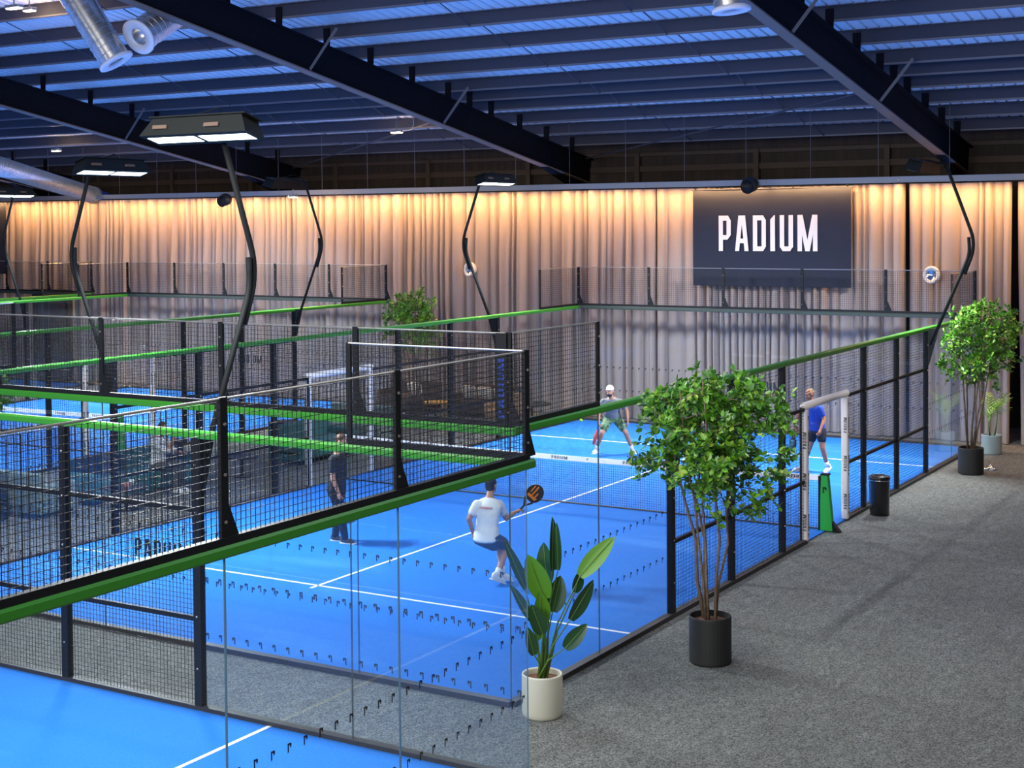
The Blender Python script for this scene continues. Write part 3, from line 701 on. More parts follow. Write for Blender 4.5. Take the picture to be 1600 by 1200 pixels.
# ------------------------------------------------------------------ plants
def tree(base, pot_r, pot_h, pot_mat, pot_says, label, height, crown_r, crown_c, n_leaf, seed, name='potted_tree', group=None, leaf=0.085, stems=6, xmin=-99, ofs=(0, 0, 0)):
    """many-stemmed indoor tree: stems fan from the pot, twigs carry oval leaves in whorls"""
    rnd = random.Random(seed); B = Vector(base); OF = Vector(ofs); t = thing(name, base, label, 'potted tree', group)
    prof = [(0, 0), (pot_r * .95, 0), (pot_r, .02), (pot_r, pot_h - .01), (pot_r * .985, pot_h), (pot_r * .93, pot_h), (pot_r * .93, pot_h - .07)]
    MB().lathe(B, prof, 36).build('pot', pot_mat, t, smooth=False)
    MB().lathe(B, [(pot_r * .93, pot_h - .07), (pot_r * .5, pot_h - .045), (0.001, pot_h - .04)], 36).build('clay_pebbles', 'soil', t, smooth=True)
    sb = MB(); tips = []
    cz0, cz1 = crown_c - crown_r * 1.02, height
    def inside(p):
        u = (p.z - (cz0 + cz1) / 2) / ((cz1 - cz0) / 2)
        rr = crown_r * math.sqrt(max(0.0, 1 - u * u)) * (1.0 if u > 0 else 1.05)
        return math.hypot(p.x - B.x - OF.x, p.y - B.y - OF.y) <= rr * 1.03 and p.x > xmin + .17
    def leader(p0, p1, r0, r1, wob):
        P = []
        for i in range(7):
            f = i / 6; q = p0.lerp(p1, f) + Vector((rnd.uniform(-1, 1), rnd.uniform(-1, 1), 0)) * wob * math.sin(f * math.pi)
            P.append(q)
        sb.tube(P, [r0 + (r1 - r0) * i / 6 for i in range(7)], 6); return P
    for k in range(stems):
        an = k * 2 * math.pi / stems + rnd.uniform(-.4, .4); sp = rnd.uniform(.6, 1.1) if k else 0.12
        p0 = B + Vector((math.cos(an), math.sin(an), 0)) * .07 + Vector((0, 0, pot_h - .05))
        p1 = B + OF * .8 + Vector((math.cos(an) * crown_r * .66 * sp, math.sin(an) * crown_r * .66 * sp, rnd.uniform(.62, .95) * (height - crown_c) + crown_c))
        if k == 0: p1.z = height - .12
        P = leader(p0, p1, rnd.uniform(.017, .024), .007, .05)
        for j in range(13):
            f = rnd.uniform(.48, .98); i = min(5, int(f * 6)); q = P[i].lerp(P[i + 1], f * 6 - i)
            for _ in range(12):
                d = Vector((rnd.gauss(0, 1), rnd.gauss(0, 1), rnd.gauss(.45, .5))).normalized()
                out = Vector((q.x - B.x, q.y - B.y, 0)); d = (d + out.normalized() * .5 if out.length > .05 else d).normalized()
                e = q + d * rnd.uniform(.3, .85) * crown_r
                if inside(e): break
            else: continue
            mid = q.lerp(e, .5) + Vector((0, 0, .05)); sb.tube([q, mid, e], [.007, .005, .003], 5)
            tips += [(mid, d), (mid.lerp(e, .5), d), (e, d)]
    sb.build('branches', 'bark', t, smooth=True)
    while len(tips) < n_leaf // 7:                       # short twigs fill the crown
        p, d = rnd.choice(tips); e = p + Vector((rnd.gauss(0, 1), rnd.gauss(0, 1), rnd.gauss(.1, .8))) * .16
        if inside(e): tips.append((e, (d + Vector((rnd.gauss(0, .5), rnd.gauss(0, .5), .2))).normalized()))
    lb = MB(); c = 0
    while c < n_leaf:
        p, d = rnd.choice(tips)
        k = rnd.randint(5, 9); ph = rnd.uniform(0, 6.28)
        tw = d.cross(Vector((0, 0, 1))); tw = tw.normalized() if tw.length > .05 else Vector((1, 0, 0)); tv = d.cross(tw)
        jig = Vector((rnd.gauss(0, 1), rnd.gauss(0, 1), rnd.gauss(0, 1))) * .045
        top = (p.z - cz0) / (cz1 - cz0)
        for i in range(k):
            a = ph + i * 6.28 / k + rnd.uniform(-.3, .3); ld = (tw * math.cos(a) + tv * math.sin(a) + d * rnd.uniform(.2, .9) + Vector((0, 0, rnd.uniform(-.25, .25)))).normalized()
            L = leaf * rnd.uniform(.7, 1.25); wd = L * rnd.uniform(.24, .32)
            nn = (Vector((0, 0, 1)) + Vector((rnd.gauss(0, .45), rnd.gauss(0, .45), 0))); sd = ld.cross(nn)
            if sd.length < .05: continue
            sd.normalize(); nn = sd.cross(ld).normalized(); o = p + jig + ld * .012
            mid = nn * (-.10 * L)
            vs = [o, o + ld * L * .3 + sd * wd, o + ld * L * .7 + sd * wd * .85 + mid * .4, o + ld * L + mid, o + ld * L * .7 - sd * wd * .85 + mid * .4, o + ld * L * .3 - sd * wd, o + ld * L * .35 + mid * .5, o + ld * L * .7 + mid * .8]
            r = rnd.random(); mi = 2 if r < .10 else (0 if r < .62 else 1)
            lb.add(vs, [(0, 1, 6), (1, 2, 7, 6), (2, 3, 7), (3, 4, 7), (4, 5, 6, 7), (5, 0, 6)], mi); c += 1
    lb.build('foliage', ['leaf', 'leaf_dark', 'leaf_light'], t, smooth=False)
    return t
tree((1.19, 2.49, 0), .245, .545, 'pot_black', '', 'leafy many-stemmed tree in a black pot on the carpet before the main court', 3.42, .97, 2.55, 6800, 4, ofs=(.07, .04, 0))
tree((.73, 16.63, 0), .25, .53, 'pot_black', '', 'leafy tree in a black pot near the curtain, at the far corner of the walkway', 3.46, .92, 2.60, 5600, 9, xmin=0.02, ofs=(.20, .05, 0))
tree((-13.55, 17.7, 0), .25, .50, 'pot_black', '', 'tall dark green potted tree in the lounge between the two courts', 3.42, .84, 2.40, 3800, 21)
tree((-12.9, 3.95, 0), .22, .5, 'pot_black', '', 'partly hidden potted tree at the picture edge in the lounge', 3.0, .42, 2.25, 900, 33)

def paddle_plant():
    B = Vector((.41, -.06, 0)); t = thing('potted_paddle_plant', B, 'broad-leaved paddle plant in a cream pot beside the glass corner', 'potted plant')
    r, h = .212, .44
    MB().lathe(B, [(0, 0), (r * .94, 0), (r * .98, .015), (r, .05), (r, h - .015), (r * .985, h), (r * .90, h), (r * .88, h - .015), (r * .88, h - .06)], 48).build('pot', 'pot_cream', t, smooth=True)
    MB().lathe(B, [(r * .88, h - .06), (.001, h - .045)], 32).build('clay_pebbles', 'soil', t)
    def im(px, py, dep=0.0):                # a point in the plant's own upright plane
        return B + RH * ((px - 847) / 132.0) + FH * dep + Vector((0, 0, .40 + (1052 - py) / 134.0))
    # (leaf base, leaf tip, half width, depth of base, depth of tip, facing, light?)
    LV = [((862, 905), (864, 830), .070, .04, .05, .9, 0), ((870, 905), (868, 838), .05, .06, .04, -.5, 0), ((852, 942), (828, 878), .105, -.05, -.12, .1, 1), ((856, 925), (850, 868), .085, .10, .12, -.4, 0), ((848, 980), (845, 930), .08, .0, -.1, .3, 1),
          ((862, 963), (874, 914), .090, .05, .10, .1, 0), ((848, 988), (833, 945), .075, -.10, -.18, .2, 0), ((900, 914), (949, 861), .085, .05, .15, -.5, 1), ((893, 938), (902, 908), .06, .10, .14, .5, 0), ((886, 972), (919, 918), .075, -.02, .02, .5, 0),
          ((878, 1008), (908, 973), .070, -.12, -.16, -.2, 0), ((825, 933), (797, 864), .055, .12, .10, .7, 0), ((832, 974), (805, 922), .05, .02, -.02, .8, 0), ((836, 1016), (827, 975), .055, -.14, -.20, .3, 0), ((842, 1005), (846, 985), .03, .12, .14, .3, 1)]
    for (b0, b1, hw, d0, d1, fac, light) in LV:
        p0, p1 = im(*b0, d0), im(*b1, d1); ax = (p1 - p0); L = ax.length; ax.normalize()
        nf = (-FH * math.cos(fac) + RH * math.sin(fac)); sd = ax.cross(nf).normalized(); nn = sd.cross(ax).normalized()
        lf = MB(); nseg = 10; vs = []
        for i in range(nseg + 1):
            f = i / nseg; wv = 1.22 * hw * (math.sin(math.pi * min(1, (f * .93 + .07))) ** .62) * (1.08 - .30 * f); c = p0.lerp(p1, f) - nn * (.22 * hw * f * f)
            for s in (-1, -.5, 0, .5, 1): vs.append(c + sd * wv * s + nn * (abs(s) * wv * .28))
        lf.add(vs, [(i * 5 + k, i * 5 + k + 1, (i + 1) * 5 + k + 1, (i + 1) * 5 + k) for i in range(nseg) for k in range(4)])
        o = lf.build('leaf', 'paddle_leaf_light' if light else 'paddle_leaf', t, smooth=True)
        foot = B + RH * rnd_u(-.05, .05) + FH * rnd_u(-.05, .05) + Vector((0, 0, .38)); mid = foot.lerp(p0, .5) + Vector((0, 0, .04)) + RH * ((foot - p0).dot(RH)) * .12
        MB().tube([foot, mid, p0, p0.lerp(p1, .5), p0.lerp(p1, .93)], [.013, .009, .006, .005, .002], 6).build('leaf_stalk', 'stalk', o, smooth=True)
_r = random.Random(2)
def rnd_u(a, b): return _r.uniform(a, b)
paddle_plant()

def palm():
    B = Vector((.51, 19.36, 0)); t = thing('potted_palm', B, 'young palm in a grey-green pot close to the curtain', 'potted plant'); rnd = random.Random(8)
    r, h = .215, .42
    MB().lathe(B, [(0, 0), (r * .94, 0), (r, .02), (r, h - .01), (r * .97, h), (r * .90, h), (r * .88, h - .06)], 36).build('pot', 'pot_grey', t)
    MB().lathe(B, [(r * .89, h - .06), (.001, h - .04)], 24).build('clay_pebbles', 'soil', t)
    cane = MB()
    for an, hh in ((0.3, .55), (2.4, .42), (4.4, .34)):
        q = B + Vector((math.cos(an) * .06, math.sin(an) * .06, h - .05)); cane.tube([q, q + Vector((math.cos(an) * .05, math.sin(an) * .05, hh * .6)), q + Vector((math.cos(an) * .06, math.sin(an) * .06, hh))], [.018, .015, .010], 7)
        for k in range(7):
            a2 = an + k * .9 + rnd.uniform(-.3, .3); el = rnd.uniform(.75, 1.45); Lf = rnd.uniform(.5, .82)
            d = Vector((math.cos(a2) * math.cos(el), math.sin(a2) * math.cos(el), math.sin(el))); p0 = q + Vector((math.cos(an) * .06, math.sin(an) * .06, hh))
            P = []
            for i in range(9):
                f = i / 8; P.append(p0 + d * Lf * f + Vector((math.cos(a2) * .28, math.sin(a2) * .28, -.30)) * f * f * Lf)
            if min(q_.x for q_ in P) < .22 or max(q_.y for q_ in P) > 20.35: continue
            fb = MB(); fb.tube(P, [.006 * (1 - .1 * i) for i in range(9)], 5)
            for i in range(2, 9):
                for sgn in (-1, 1):
                    ax = (P[i] - P[i - 1]).normalized(); sd = ax.cross(Vector((0, 0, 1))).normalized() * sgn
                    ld = (ax * .75 + sd * .65 + Vector((0, 0, -.1))).normalized(); Ll = Lf * .36 * (1.15 - i / 11); wv = ax * .010
                    fb.add([P[i] - wv, P[i] + ld * Ll * .5 - wv * 1.1 + Vector((0, 0, .012)), P[i] + ld * Ll, P[i] + ld * Ll * .5 + wv * 1.1 + Vector((0, 0, .012)), P[i] + wv], [(0, 1, 2, 3, 4)])
            fb.build('frond', 'leaf_light' if k % 3 == 0 else 'leaf', t)
    cane.build('canes', 'stalk', t, smooth=True)
palm()

# ------------------------------------------------------------------ things on the walkway
B = Vector((.36, 11.75, 0)); t = thing('waste_bin', B, 'round black waste bin with open rim beside the white door post', 'bin')
MB().lathe(B, [(0, 0.01), (.155, 0.01), (.165, .03), (.172, .58), (.172, .60)], 40).build('bin_body', 'bin_black', t, smooth=True)
MB().lathe(B, [(.176, .585), (.180, .60), (.180, .655), (.170, .675), (.110, .69), (.098, .68), (.098, .60), (.10, .56)], 40).build('bin_lid', 'bin_black', t, smooth=True)
MB().lathe(B, [(.178, .598), (.183, .604), (.183, .612), (.178, .618)], 40).build('bin_ring', 'chrome', t, smooth=True)
MB().lathe(B, [(0, 0), (.160, 0), (.165, .012), (.155, .025)], 32).build('bin_foot', 'black', t)
B = Vector((.95, 17.35, 0)); t = thing('stand_base', B, 'small round chrome stand foot half hidden behind the far black pot', 'stand')
MB().lathe(B, [(0, 0), (.165, 0), (.165, .012), (.10, .045), (.03, .06), (.02, .08)], 32).build('foot_disc', 'chrome', t, smooth=True)
MB().lathe(B, [(.016, .05), (.016, .11), (.001, .11)], 12).build('stub', 'chrome', t, smooth=True)
o = MB().ell((-6.71, 14.0, .92), .034, mi=0).build('ball', 'ball', smooth=True)
tag(o, 'yellow-green ball in the air near the player in the white cap', 'ball')

# ------------------------------------------------------------------ air ducts, nozzles, loudspeakers, small lamps
def spiral_duct(end, axis, L, r, label, flange=True, group='hanging spiral ducts'):
    E = Vector(end); A = Vector(axis).normalized(); t = thing('spiral_duct', E, label, 'duct', group)
    MB().lathe(E, [(r * .985, .02), (r * .985, L)], 32, axis=A).build('duct_tube', 'galv', t, smooth=True)
    sb = MB(); q = Vector((0, 0, 1)).rotation_difference(A).to_matrix(); n = int(L / .14) * 20; P = []
    for i in range(n + 1):
        a = i / 20 * 2 * math.pi; P.append(E + q @ Vector((r * math.cos(a), r * math.sin(a), .06 + .14 * i / 20)))
    sb.tube(P, .0055, 4); sb.build('spiral_seam', 'galv', t, smooth=True)
    if flange:
        MB().lathe(E, [(r * .55, .03), (r * .60, -.01), (r * 1.05, -.02), (r * 1.16, -.01), (r * 1.16, .035), (r * 1.02, .06)], 32, axis=A).build('end_collar', 'white_metal', t, smooth=True)
        MB().lathe(E, [(r * .55, .03), (r * .50, .22), (.001, .24)], 24, axis=A).build('nozzle', 'galv', t, smooth=True)
    return t
def ray_at(px, py, dist):
    d = _fw + _r2 * ((px - 800) / FPX) - _u2 * ((py - 600 - SHY) / FPX); return CAMLOC + d * dist
spiral_duct(ray_at(182, 97, 27.0), -RH * .52 + Vector((0, 0, .85)) + FH * .02, 1.95, .29, 'galvanised spiral duct hanging from the roof, its open end seen from the side')
spiral_duct(ray_at(216, 58, 27.0), FH * .70 + RH * .43 + Vector((0, 0, .50)), 2.0, .30, 'galvanised spiral duct whose round open end faces the viewer')
spiral_duct(ray_at(1143, 17, 21.0), Vector((0, 0, 1)) - RH * .10 + FH * .05, 1.6, .245, 'galvanised spiral duct end just dipping into view at the top')
p0, p1 = Vector((-21.0, 9.0, 6.98)), ray_at(146, 305, 47.4)
spiral_duct(p1, p0 - p1, (p0 - p1).length, .26, 'long fat spiral duct running along to the curtain', flange=False, group='long spiral duct')
E = p1; ax = (p1 - p0).normalized()
t = thing('duct_elbow', E, 'blue wrapped elbow where the fat duct enters the curtain', 'duct')
MB().tube(bend([E - ax * .1, E + ax * .28, E + ax * .28 + Vector((.0, .5, -.12))], .2), .22, 20).build('elbow_sleeve', 'shirt_blue', t, smooth=True)
MB().lathe(E, [(.265, -.02), (.285, 0), (.265, .04)], 28, axis=ax).build('elbow_collar', 'galv', t, smooth=True)
def nozzle(x, z, label):
    B = Vector((x, 20.60, z)); t = thing('air_nozzle', B, label, 'air nozzle', 'air nozzles through the curtain')
    ax = (-.25, -1, .12)
    MB().lathe(B, [(.10, -.02), (.13, .05), (.19, .08), (.205, .06), (.205, .02), (.17, -.06), (.12, -.12)], 28, axis=ax).build('nozzle_ring', 'white_metal', t, smooth=True)
    MB().lathe(B, [(.13, .04), (.06, .0), (.001, -.02)], 24, axis=ax).build('nozzle_core', 'chrome', t, smooth=True)
nozzle(-13.68, 3.83, 'round pale air nozzle poking through the curtain behind a curved mast pole')
nozzle(-1.10, 3.82, 'round pale air nozzle poking through the curtain beside the potted tree')
def loudspeaker(x, label, z=5.92):
    B = Vector((x, 20.12, z)); t = thing('loudspeaker', B, label, 'loudspeaker', 'loudspeakers above the curtain')
    MB().ell(B, (.22, .17, .19)).build('speaker_body', 'speaker', t, smooth=True)
    MB().lathe(B + Vector((0, -.05, -.03)), [(.16, .11), (.17, .135), (.001, .15)], 24, axis=(0, -1, -.25)).build('speaker_grille', 'black', t, smooth=True)
    MB().bar(B, B + Vector((0, .2, .12)), .03, .03).build('speaker_arm', 'black', t)
loudspeaker(-22.1, 'round black loudspeaker above the curtain by the largest mast pole', 5.86)
loudspeaker(-5.35, 'round black loudspeaker above the lettered banner', 5.97)
def small_lamp(loc, label, wd=.42, dp=.16, cord=False):
    L = Vector(loc); t = thing('roof_lamp', L, label, 'lamp', 'small warm lamps under the roof')
    MB().rbox(L, (wd, dp, .07), .02).build('lamp_case', 'galv', t); MB().rbox(L - Vector((0, .0, .04)), (wd * .86, dp * .8, .03), .01).build('lamp_lens', 'warm_lamp', t)
    MB().bar(L + Vector((0, 0, .03)), L + Vector((0, 0, .35)), .02, .02).build('lamp_rod', 'galv', t)
    pl = bpy.data.lights.new('roof_lamp_light', 'POINT'); pl.energy = 45; pl.color = (1.0, 0.66, 0.34); pl.shadow_soft_size = .12; po = bpy.data.objects.new('roof_lamp_light', pl); po.location = L - Vector((0, 0, .2)); COL.objects.link(po)
    if cord: MB().tube(bend([L + Vector((.2, 0, 0)), L + Vector((.55, 0, .02)), L + Vector((.5, .05, .45)), L + Vector((.1, .05, .5))], .25), .008, 5).build('lamp_cord', 'white_metal', t)
small_lamp(ray_at(22, 10, 29.5), 'bright warm roof lamp in the top corner, larger of two together')
small_lamp(ray_at(46, 14, 30.6), 'bright warm roof lamp in the top corner, smaller of two together', .3)
small_lamp(ray_at(88, 234, 46), 'small warm roof lamp below the first dark beam', .36)
small_lamp(ray_at(620, 205, 39), 'small warm roof lamp with a looped cord, below the middle beam', .36, cord=True)
small_lamp(ray_at(458, 306, 41.0), 'small warm lamp on the valance between two masts', .28, .14)

# ------------------------------------------------------------------ lounge furniture between the courts
def cush(b, c, d, R=None, mi=0): return b.rbox(c, d, .05, mi, R)
def sofa(c, yaw, L, m, label, group=None, pillows=()):
    """c: middle of the base on the floor; the seat opens towards yaw (0 = +X)"""
    R = Matrix.Rotation(yaw, 3, 'Z'); c = Vector(c); g = lambda x, y, z: c + R @ Vector((x, y, z))
    t = thing('sofa', c, label, 'sofa', group)
    MB().rbox(g(0, 0, .19), (.86, L, .22), .03, R=R).build('base', m, t)
    k = max(1, round(L / .8))
    for i in range(k): MB().rbox(g(.04, -L / 2 + L / k * (i + .5), .36), (.80, L / k - .02, .15), .05, R=R).build('seat_cushion', m, t)
    MB().rbox(g(-.38, 0, .48), (.16, L, .62), .05, R=R).build('backrest', m, t)
    for s in (-1, 1): MB().rbox(g(0, s * (L / 2 - .07), .38), (.84, .14, .40), .05, R=R).build('armrest', m, t)
    for sx in (-.36, .36):
        for sy in (-1, 1): MB().lathe(g(sx, sy * (L / 2 - .1), 0), [(.02, 0), (.025, .09)], 8).build('leg', 'black', t)
    return t
sofa((-12.62, 7.1, 0), 0.0, 3.0, 'sofa_teal', 'long teal sofa facing the main court, with the seated person', 'lounge sofas')
sofa((-13.0, 4.75, 0), math.pi / 2, 1.7, 'sofa_sage', 'short pale teal sofa at the near end of the lounge', 'lounge sofas')
sofa((-13.1, 14.6, 0), -math.pi / 2, 2.0, 'sofa_sage', 'pale sage sofa in the lounge beyond the door of the main court', 'lounge sofas')
sofa((-12.2, 11.9, 0), 0.0, 2.0, 'sofa_teal', 'dark teal sofa beside the white door of the main court', 'lounge sofas')
sofa((-15.0, 19.5, 0), -math.pi / 2, 1.6, 'sofa_brown', 'dark brown sofa by the curtain, one white cushion on it', 'lounge sofas')
sofa((-12.55, 19.5, 0), -math.pi / 2, 1.9, 'sofa_brown', 'dark brown sofa by the curtain, white cushions along its back', 'lounge sofas')
for c, s, say in (((-14.75, 19.42, .62), (.42, .14, .36), 'white cushion alone on the brown sofa'), ((-13.0, 19.42, .62), (.42, .14, .36), 'first white cushion of three on the brown sofa'),
                  ((-12.5, 19.42, .62), (.44, .14, .34), 'middle white cushion of three on the brown sofa'), ((-12.0, 19.42, .62), (.42, .14, .36), 'last white cushion of three on the brown sofa')):
    tag(MB().rbox(c, s, .065, R=Matrix.Rotation(.25, 3, 'X')).build('cushion', 'cushion_white', smooth=True), say, 'cushion', 'white cushions on the brown sofas')
for i, (y, say) in enumerate(((5.95, 'navy cushion at the near end of the teal sofa'), (6.5, 'navy cushion beside the seated person'), (8.2, 'navy cushion behind the seated person'))):
    tag(MB().rbox((-12.79, y, .65), (.16, .50, .40), .06, R=Matrix.Rotation(-.2, 3, 'Y')).build('cushion', 'sofa_navy', smooth=True), say, 'cushion', 'navy cushions on the teal sofa')
def low_table(c, r, h, top, label):
    c = Vector(c); t = thing('low_table', c, label, 'table')
    MB().lathe(c, [(0, h - .03), (r, h - .03), (r, h), (.001, h)], 32).build('table_top', top, t)
    MB().lathe(c, [(.03, .02), (.03, h - .03)], 12).build('pedestal', 'black', t); MB().lathe(c, [(r * .55, 0), (r * .55, .02), (.001, .025)], 24).build('table_foot', 'black', t)
low_table((-11.55, 5.75, 0), .38, .40, 'sofa_navy', 'dark round low table in front of the teal sofa')
low_table((-13.55, 18.6, 0), .34, .42, 'ochre', 'low table with yellow top between the brown sofas')
low_table((-10.95, 19.2, 0), .50, .46, 'black', 'dark round table by the curtain at the court corner')
low_table((-12.0, 9.35, 0), .34, .42, 'sofa_navy', 'small dark table at the far end of the teal sofa')
def cup(c, m, label, r=.04, h=.10):
    tag(MB().lathe(c, [(.001, 0), (r * .75, 0), (r, h), (r * .92, h), (r * .7, .01)], 16).build('cup', m, smooth=True), label, 'cup')
cup((-11.62, 5.95, .40), 'white', 'white cup on the dark low table'); cup((-11.4, 5.6, .40), 'pink', 'pink cup on the dark low table', .045, .12)
B = Vector((-11.2, 18.2, 0)); t = thing('armchair', B, 'tan armchair by the main court corner of the lounge', 'armchair')
MB().rbox(B + Vector((0, 0, .25)), (.72, .70, .34), .06).build('seat', 'tan', t); MB().rbox(B + Vector((0, .30, .55)), (.70, .16, .52), .06).build('backrest', 'tan', t)
for s in (-1, 1): MB().rbox(B + Vector((s * .33, 0, .42)), (.12, .68, .30), .05).build('armrest', 'tan', t)
for sx in (-.28, .28):
    for sy in (-.27, .27): MB().lathe(B + Vector((sx, sy, 0)), [(.02, 0), (.02, .09)], 8).build('leg', 'black', t)
B = Vector((-13.6, 12.6, 0)); t = thing('equipment_box', B, 'black equipment box standing at the end of the sage sofa', 'box')
MB().rbox(B + Vector((0, 0, .30)), (.55, .5, .58), .02).build('box_body', 'black', t); MB().rbox(B + Vector((0, 0, .61)), (.57, .52, .05), .015).build('box_lid', 'cloth_dark', t)

# ------------------------------------------------------------------ people
def fuse(mb, mats, name, parent, voxel=0.012, smooth=4, extra=None):
    """melts the overlapping shapes of mb into ONE continuous skin"""
    me = bpy.data.meshes.new('tmp'); me.from_pydata([tuple(p) for p in mb.v], [], mb.f); me.update()
    o = bpy.data.objects.new('tmp', me); COL.objects.link(o)
    r = o.modifiers.new('r', 'REMESH'); r.mode = 'VOXEL'; r.voxel_size = voxel
    s = o.modifiers.new('s', 'SMOOTH'); s.factor = 0.5; s.iterations = smooth
    bpy.context.view_layer.update()
    dg = bpy.context.evaluated_depsgraph_get(); ev = o.evaluated_get(dg); m2 = ev.to_mesh()
    out = MB(); out.v = [v.co.copy() for v in m2.vertices]; out.f = [list(p.vertices) for p in m2.polygons]; out.m = [0] * len(out.f)
    ev.to_mesh_clear(); bpy.data.objects.remove(o); bpy.data.meshes.remove(me)
    if extra: out.add(extra.v, extra.f, 0); out.m[-len(extra.f):] = extra.m
    return out.build(name, mats, parent, smooth=True)
def limb(b, p0, p1, r0, r1):
    b.tube([p0, Vector(p0).lerp(Vector(p1), .35), p1], [r0, r0 * .62 + r1 * .38 + .004, r1], 12); b.ell(p0, r0 * .99); b.ell(p1, r1 * .99)
def loft(b, rings):
    """rings: (centre, side vector, front vector) of closed elliptical sections, lowest first"""
    n = 18; vs = []
    for c, sv, fv in rings: vs += [c + sv * math.cos(2 * math.pi * k / n) + fv * math.sin(2 * math.pi * k / n) for k in range(n)]
    fs = [(i * n + k, i * n + (k + 1) % n, (i + 1) * n + (k + 1) % n, (i + 1) * n + k) for i in range(len(rings) - 1) for k in range(n)]
    fs += [list(range(n))[::-1], [(len(rings) - 1) * n + k for k in range(n)]]
    b.add(vs, fs)
def hand(palm, ex, w, d, nrm, side, curl=.9, s=1.0):
    """palm into the body blob, five fingers into ex; d: along the hand, nrm: out of the back of it, side: towards the thumb"""
    d = d.normalized(); nrm = (nrm - d * nrm.dot(d)).normalized(); sd = nrm.cross(d).normalized() * side
    palm.ell(w + d * .05 * s, (.044 * s, .052 * s, .020 * s), R=Matrix((sd, d, nrm)).transposed())
    for k, (off, L) in enumerate(((.030, .072), (.011, .080), (-.009, .074), (-.027, .058))):
        q = w + d * .088 * s + sd * off * s; a = curl * (.8 + .12 * k); d1 = (d * math.cos(a * .5) - nrm * math.sin(a * .5)); d2 = (d * math.cos(a * 1.5) - nrm * math.sin(a * 1.5))
        q1 = q + d1 * L * .5 * s; q2 = q1 + d2 * L * .5 * s
        ex.tube([q - d * .012, q1, q2], [.0092 * s, .0085 * s, .0068 * s], 8); ex.ell(q2, .0068 * s, nu=8, nv=5)
    q = w + d * .028 * s + sd * .036 * s; q1 = q + (sd * .55 + d * .75 - nrm * .25).normalized() * .038 * s; q2 = q1 + (sd * .05 + d * .85 - nrm * .5).normalized() * .030 * s
    ex.tube([q - sd * .012, q1, q2], [.012 * s, .0098 * s, .0078 * s], 8); ex.ell(q2, .0078 * s, nu=8, nv=5)

